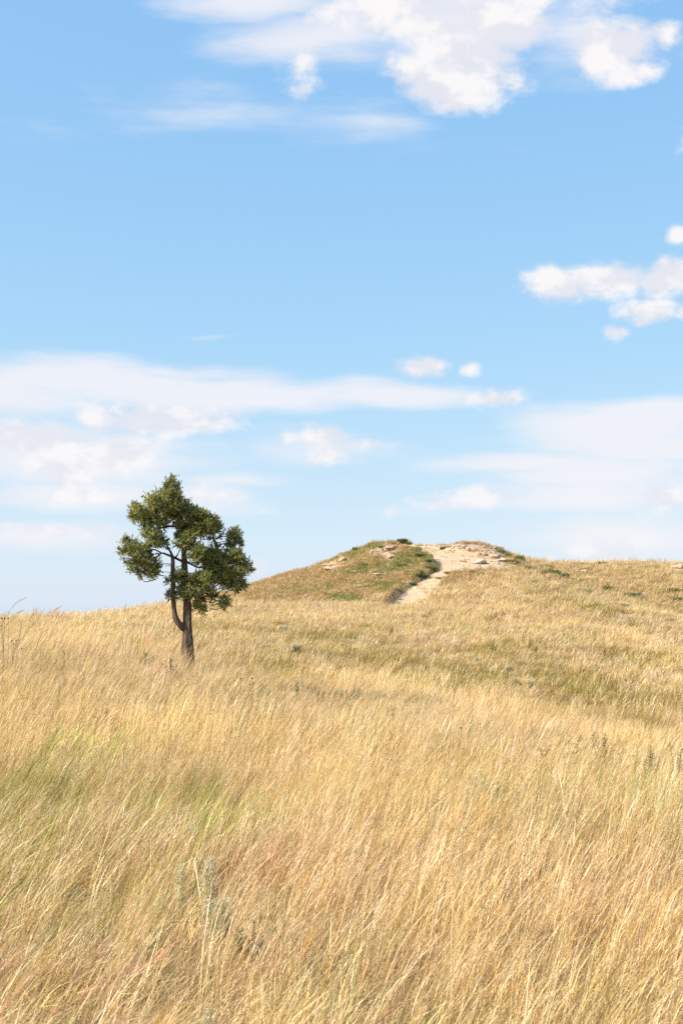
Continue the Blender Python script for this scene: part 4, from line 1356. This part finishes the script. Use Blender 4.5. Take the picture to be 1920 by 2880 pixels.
for (c, rb, hgt, heads, lab) in [
        (6, 1905, 1.22, [(-.02, 1.0), (.02, .995), (-.03, .9)], 'tall dark stalk with several seed heads against the sky at the left edge'),
        (20, 1905, 1.22, [(0.0, 1.0)], 'single dark seed head against the sky beside the tall stalk'),
        (34, 1880, 0.79, [(-.02, 1.0), (.06, 1.0), (.02, .93)], 'stalk with paired dark heads below the left skyline'),
        (60, 1880, 0.66, [(0, 1.0)], 'dark seed head among straw right of the paired heads'),
        (178, 1890, 0.66, [(0, 1.0), (.02, .93)], 'clustered dark head in the straw left of the tree'),
        (344, 1850, 0.56, [(0, 1.0)], 'dark seed head between the left skyline and the trunk'),
        (658, 1975, 0.60, [(0, 1.0)], 'dark seed head right of the trunk, leftmost of its loose row'),
        (676, 1975, 0.62, [(0, 1.0)], 'dark seed head right of the trunk, second in its loose row'),
        (708, 1985, 0.66, [(0, 1.0), (.01, .9), (-.03, .86)], 'branched dark stalk in the grass right of the trunk'),
        (831, 1975, 0.54, [(0, 1.0), (.01, .86)], 'dark seed heads stacked left of the upright green weed'),
        (865, 1985, 0.56, [(0, 1.0)], 'dark seed head right above the upright green weed'),
        (906, 1985, 0.54, [(0, 1.0)], 'dark seed head alone in the bright band at centre'),
        (1105, 2045, 0.44, [(0, 1.0)], 'dark seed head above the bushy centre weed'),
        (1296, 2080, 0.44, [(0, 1.0)], 'dark seed head above the centre right crest'),
        (1350, 2075, 0.49, [(0, 1.0)], 'dark seed head left of the tall stems at right'),
        (1610, 2110, 0.36, [(0, 1.0)], 'biggest dark seed head over the right crest'),
        (1642, 2125, 0.36, [(0, 1.0)], 'dark seed head above the tallest weed spire'),
        (1740, 2150, 0.36, [(0, 1.0), (.02, .82)], 'two dark heads right of the tallest weed spire'),
        (1780, 2155, 0.36, [(0, 1.0)], 'dark seed head over the bright grass near the right edge'),
        (1876, 2170, 0.30, [(0, 1.0)], 'dark seed head by the right edge of the crest')]:
    flower_stalk(c, rb, hgt, heads, lab)

# a few grass stalks that tower over the left skyline
for (c, rb, hgt, sway, lab) in [(-30, 1880, 1.55, 0.62, 'long grass stalk arching into the sky at the left edge'),
                                (-20, 1890, 1.35, 0.5, 'lower grass stalk arching just above the left skyline'),
                                (85, 1900, 1.45, 0.5, 'long curved grass stalk standing against the sky left of the tree'),
                                (80, 1890, 1.1, 0.36, 'short bent grass stalk under the long curved one'),
                                (40, 1900, 1.2, 0.15, 'faint straight grass stalk between the two long curved ones')]:
    x, y, z = at_grass(c, rb)
    rt = tag(obj('grass_stalk', None, loc=(x, y, z)), lab, 'grass stalk', 'grass stalks above the left skyline')
    pts = [(0, 0, -.05), (sway * .12, 0, hgt * .4), (sway * .4, 0, hgt * .75), (sway * .7, 0, hgt * .93), (sway, 0, hgt)]
    tubes_obj('stalk', [tube_np(pts, [.004, .0035, .003, .0026, .0015], 5, 0, c)], rt, M_STALK)
    rg_ = np.random.default_rng(abs(c) + 5)
    Pp = np.array([[tuple(np.array(pts[2]) * (1 - t) + np.array(pts[4]) * t) for t in np.linspace(0, 1, 5)]])
    Pp[0, 1], Pp[0, 2], Pp[0, 3] = np.array(pts[2]) * .5 + np.array(pts[3]) * .5, pts[3], np.array(pts[3]) * .5 + np.array(pts[4]) * .5
    Tt = np.gradient(Pp[0], axis=0)[None]
    Tt /= np.linalg.norm(Tt, axis=2, keepdims=True)
    v, f, cc = plumes(rg_, Pp, Tt, np.array([[.55, .42, .24]]), [0], 60, 0.05, 0.003, (1, 1, 1), 0.16, 0.95)
    me = mesh_np('seed_head', v, f, {'col': cc}, smooth=False)
    obj('seed_head', me, M_PLANT, rt)

# creeping shrubs on the mound and the right hill
mats = Pool([lambda: mat_shrub(31, HERB + [(0.22, 0.25, 0.07)]), lambda: mat_shrub(32, [(0.22, 0.26, 0.06), (0.28, 0.30, 0.08), (0.18, 0.21, 0.05)]), lambda: mat_shrub(33, HERB + GREYG)])
MG = 'creeping green shrubs on the hill'
for (c, r, w, dpt, h, kind, lab) in [
        (1130, 1524, 0.75, 0.7, 0.9, 0, 'green cushion shrub on the very top of the mound'),
        (1150, 1530, 0.45, 0.5, 0.5, 0, 'thin dark shrub trailing right of the summit cushion'),
        (1000, 1546, 0.45, 0.4, 0.9, 1, 'bright tuft of shrub on the left skyline of the mound'),
        (1212, 1602, 0.6, 1.0, 0.9, 0, 'dark rounded shrub where the bluff meets the path bend'),
        (1185, 1625, 0.6, 1.0, 0.7, 0, 'dark shrub hanging over the path below the bend'),
        (1158, 1645, 0.55, 0.9, 0.6, 0, 'dark shrub low on the bank beside the path'),
        (1206, 1578, 0.5, 0.9, 0.6, 2, 'dark shrub on the upper edge of the bluff'),
        (1185, 1562, 0.4, 0.8, 0.5, 0, 'small dark shrub near the saddle above the path'),
        (1075, 1540, 0.5, 0.5, 0.6, 2, 'brownish green shrub by the dark ledge under the summit'),
        (1262, 1612, 0.5, 0.8, 0.5, 1, 'yellow green shrub at the right edge of the path'),
        (1248, 1628, 0.6, 1.0, 0.6, 1, 'tufted olive shrub along the lower right side of the path'),
        (1305, 1526, 0.16, 0.2, 0.6, 2, 'tiny dark shrub left on the crest of the rocky bank'),
        (1316, 1525, 0.2, 0.2, 0.75, 2, 'tiny dark shrub right on the crest of the rocky bank'),
        (1405, 1552, 0.6, 0.7, 0.6, 1, 'green shrub strip sloping down right of the rocky bank'),
        (1425, 1560, 0.6, 0.7, 0.5, 1, 'second green shrub strip at the foot of the rocky bank'),
        (1428, 1580, 0.8, 1.2, 0.6, 0, 'dark green mat left part of the clump beside the rocky bank'),
        (1455, 1578, 1.0, 1.4, 0.8, 1, 'bright green mat right part of the clump beside the rocky bank'),
        (1475, 1600, 0.9, 1.2, 0.5, 1, 'olive mat below the bright green clump'),
        (1530, 1597, 1.1, 1.3, 0.5, 1, 'long olive mat under the right skyline'),
        (1570, 1582, 0.8, 1.0, 0.4, 0, 'dark mat on the right skyline'),
        (1620, 1590, 1.0, 1.0, 0.45, 1, 'green mat by the flat stones on the right hill'),
        (1545, 1618, 0.9, 1.4, 0.7, 0, 'dark green mat at the upper end of the diagonal streak'),
        (1580, 1626, 0.9, 1.4, 0.7, 0, 'dark green mat in the middle of the diagonal streak'),
        (1615, 1636, 0.8, 1.2, 0.5, 1, 'green mat at the lower end of the diagonal streak'),
        (1600, 1662, 1.1, 1.5, 0.5, 2, 'grey green mat below the diagonal streak'),
        (1640, 1668, 1.0, 1.4, 0.5, 2, 'grey green mat right of the one below the streak'),
        (1700, 1658, 0.8, 1.0, 0.5, 0, 'dark mat alone in the brown slope at right'),
        (1735, 1706, 1.0, 1.2, 0.4, 0, 'dark mat on the lip of the gully'),
        (1810, 1716, 1.2, 1.2, 0.4, 0, 'dark mat along the lip of the gully near the right edge'),
        (1770, 1675, 1.0, 1.4, 0.4, 2, 'brownish mat on the far side of the gully'),
        (1890, 1664, 1.3, 1.6, 0.5, 1, 'bright green mat at the right edge of the hill'),
        (1905, 1690, 1.2, 1.4, 0.5, 0, 'green mat low at the right edge of the hill'),
        (1690, 1586, 0.8, 0.8, 0.35, 0, 'thin dark mat just under the right skyline'),
        (985, 1690, 1.2, 1.2, 0.35, 1, 'bright green mat at the foot of the mound on its left'),
        (940, 1695, 1.0, 1.1, 0.35, 1, 'green mat left of the one at the foot of the mound'),
        (1130, 1590, 0.9, 1.2, 0.4, 1, 'bright green mat in the middle of the bluff face')]:
    x, y, z = at_ground(c, r)
    mats.put(kind, (x, y, z), rng.random() * 6.28, (w, dpt, h * (1.5 if c > 1450 else 0.8)), lab, 'shrub', MG)


# stones
def rock_mesh(seed, flat=0.5, cuts=9):
    import bmesh
    rg = np.random.default_rng(seed)
    bm = bmesh.new()
    bmesh.ops.create_icosphere(bm, subdivisions=3, radius=1.0)
    dirs = rg.normal(0, 1, (cuts, 3))
    dirs /= np.linalg.norm(dirs, axis=1, keepdims=True)
    offs = 0.55 + 0.3 * rg.random(cuts)
    for v in bm.verts:
        p = np.array(v.co)
        for d, o_ in zip(dirs, offs):
            t = p @ d - o_
            if t > 0:
                p = p - d * t * 0.92
        n_ = 1 + 0.10 * math.sin(5 * p[0] + seed) * math.sin(6 * p[1] + 2 * seed) + 0.05 * math.sin(13 * p[2] + 9 * p[0])
        v.co = Vector(p * n_)
        v.co.z *= flat
    me = bpy.data.meshes.new('rock')
    bm.to_mesh(me)
    bm.free()
    return me


RM = [rock_mesh(i, f) for i, f in enumerate([0.35, 0.5, 0.7, 0.45, 0.3, 0.6])]
RD = []
for m_ in RM:
    m2 = m_.copy()
    m_.materials.append(M_ROCK)
    m2.materials.append(M_ROCKD)
    RD.append(m2)


def stone(c, r, wpx, hpx, lab, group=None, dark=False, name='rock', v=None, sink=0.36):
    x, y, z = at_ground(c, r)
    d = math.hypot(x, y)
    w, h = wpx * d / FPX, hpx * d / FPX
    i = rng.integers(0, len(RM)) if v is None else v
    o = obj(name, (RD if dark else RM)[i], None, None, (x, y, z + h * (0.5 - sink)))
    fl = [0.35, 0.5, 0.7, 0.45, 0.3, 0.6][i]
    o.scale = (w / 1.7, w / 1.7 * (0.6 + 0.5 * rng.random()), h / (1.7 * fl))
    o.rotation_euler = (rng.normal(0, .12), rng.normal(0, .12), rng.normal(0, 0.5))
    return tag(o, lab, 'rock', group)


for a_ in [(932, 1604, 42, 13, 'long pale sandstone slab lying low on the left flank of the mound'),
           (962, 1577, 22, 13, 'pale squarish stone on the left flank below the skyline'),
           (925, 1590, 30, 9, 'flat pale slab above the long one on the left flank'),
           (905, 1600, 16, 7, 'small pale stone at the upper end of the left flank rubble'),
           (1096, 1568, 26, 9, 'flat pale stone at the edge of the green face of the bluff'),
           (1062, 1616, 30, 8, 'thin pale ledge in the middle of the bluff face'),
           (762, 1658, 20, 9, 'grey stone alone on the far left slope of the mound'),
           (866, 1674, 24, 9, 'grey brown stone low on the left slope'),
           (980, 1603, 16, 9, 'small grey stone between turf patches on the bluff'),
           (998, 1608, 8, 7, 'small white stone in the turf of the bluff'),
           (1015, 1587, 9, 7, 'white pebble sized stone high on the bluff'),
           (1333, 1546, 24, 13, 'large white block in the face of the rocky bank'),
           (1316, 1546, 13, 13, 'upright white block left of the large one in the rocky bank'),
           (1348, 1583, 34, 17, 'rounded sandy boulder below the rocky bank'),
           (1440, 1591, 22, 6, 'flat pale stone under the bright green clump'),
           (1430, 1572, 24, 7, 'flat pale stone at the foot of the rocky bank'),
           (1274, 1614, 22, 10, 'grey stone at the right edge of the path'),
           (1906, 1596, 44, 13, 'broad pale ledge on the skyline at the right edge'),
           (1890, 1588, 24, 8, 'small ledge stone above the broad one at the right edge'),
           (1618, 1600, 22, 7, 'flat grey stone on the right hill'),
           (1640, 1606, 26, 7, 'flat brown stone lying right of the grey one'),
           (1545, 1573, 30, 6, 'thin ledge stone on the right skyline'),
           (1500, 1604, 24, 7, 'pale stone half buried near the olive mat')]:
    stone(*a_)
for a_ in [(1092, 1542, 34, 10, 'dark overhanging ledge under the summit turf'),
           (1108, 1538, 22, 9, 'dark broken ledge right of the overhang'),
           (1250, 1537, 50, 6, 'dark thin crust along the left end of the rocky bank'),
           (1362, 1560, 16, 10, 'dark brown block at the right end of the rocky bank'),
           (1395, 1566, 30, 13, 'dark grey broken block at the foot of the rocky bank'),
           (1300, 1578, 24, 5, 'thin brown ledge poking from the sand'),
           (1312, 1573, 18, 4, 'thin brown ledge higher in the sand'),
           (1010, 1648, 26, 8, 'brown crumbly ledge in the lower turf'),
           (968, 1648, 30, 9, 'purplish brown ledge left in the lower turf'),
           (1062, 1674, 34, 8, 'broken brown earth ledge at the foot of the bluff'),
           (705, 1692, 22, 8, 'dark brown ledge at the lower left of the mound')]:
    stone(*a_, dark=True)
rg2 = np.random.default_rng(77)


def rubble(n, c0, c1, line, spread, size, where, group, dark):
    made = {}
    for i in range(n):
        c = c0 + (c1 - c0) * (i + rg2.random()) / n
        r = np.interp(c, line[0], line[1]) + rg2.normal(0, spread)
        s_ = size[0] + (size[1] - size[0]) * rg2.random() ** 1.3
        dk = rg2.random() < dark
        part = ['left end', 'left half', 'middle', 'right half', 'right end'][min(4, int(5 * (c - c0) / (c1 - c0)))]
        big = 'large' if s_ > size[0] + 0.6 * (size[1] - size[0]) else 'small'
        o = stone(c, r, s_, s_ * (0.45 + 0.3 * rg2.random()), '', group, dark=dk)
        made.setdefault((big, 'brown' if dk else 'pale', part), []).append((o.location.x / o.location.y, o))
    for (big, tone, part), lst in made.items():
        lst.sort(key=lambda e: e[0])
        for j, (_, o) in enumerate(lst):
            if len(lst) == 1:
                o['label'] = '%s %s stone at the %s of %s' % (big, tone, part, where)
            else:
                o['label'] = '%s %s %s stone from the left, %s of %s' % (['first', 'second', 'third', 'fourth', 'fifth', 'sixth'][j], big, tone, part, where)
            o['category'] = 'rock'


rubble(20, 1018, 1095, ([1018, 1060, 1095], [1564, 1552, 1546]), 7, (6, 13), 'the rubble under the summit', 'rubble under the summit', 0.25)
rubble(12, 890, 985, ([890, 940, 985], [1604, 1588, 1574]), 6, (6, 12), 'the rubble on the left flank', 'rubble on the left flank', 0.3)
rubble(26, 1262, 1412, ([1262, 1300, 1350, 1412], [1540, 1540, 1547, 1564]), 7, (7, 15), 'the rocky bank', 'stones of the rocky bank', 0.55)
rubble(16, 1290, 1450, ([1290, 1350, 1450], [1590, 1588, 1588]), 6, (6, 12), 'the rubble below the bank', 'rubble below the rocky bank', 0.45)
rubble(7, 1040, 1200, ([1040, 1120, 1200], [1612, 1618, 1590]), 12, (5, 8), 'the turf of the bluff', 'stones on the bluff turf', 0.2)

# loose gravel that nobody could count
gcol = bpy.data.collections.new('gravel')
for i in range(6):
    gcol.objects.link(bpy.data.objects.new('gravel_%02d' % i, (RM if i % 2 else RD)[i]))
KITS['gravel'] = gcol
m_ = 60000
gx, gy = -9 + 24 * rng.random(m_), 79 + 22 * rng.random(m_)
pb = path_band(gx, gy)
gk = (bareness(gx, gy) > 0.55) & (rng.random(m_) < np.where(pb > 0.25, 0.004, 0.09))
gx, gy = gx[gk], gy[gk]
n_ = len(gx)
scatter('gravel', 'gravel', gx, gy, rng.integers(0, 6, n_), 0.015 + 0.055 * rng.random(n_) ** 2.5, np.ones((n_, 3)),
        'loose gravel and stone chips on the bare parts of the mound', 'gravel', rotz=rng.random(n_) * 6.28)
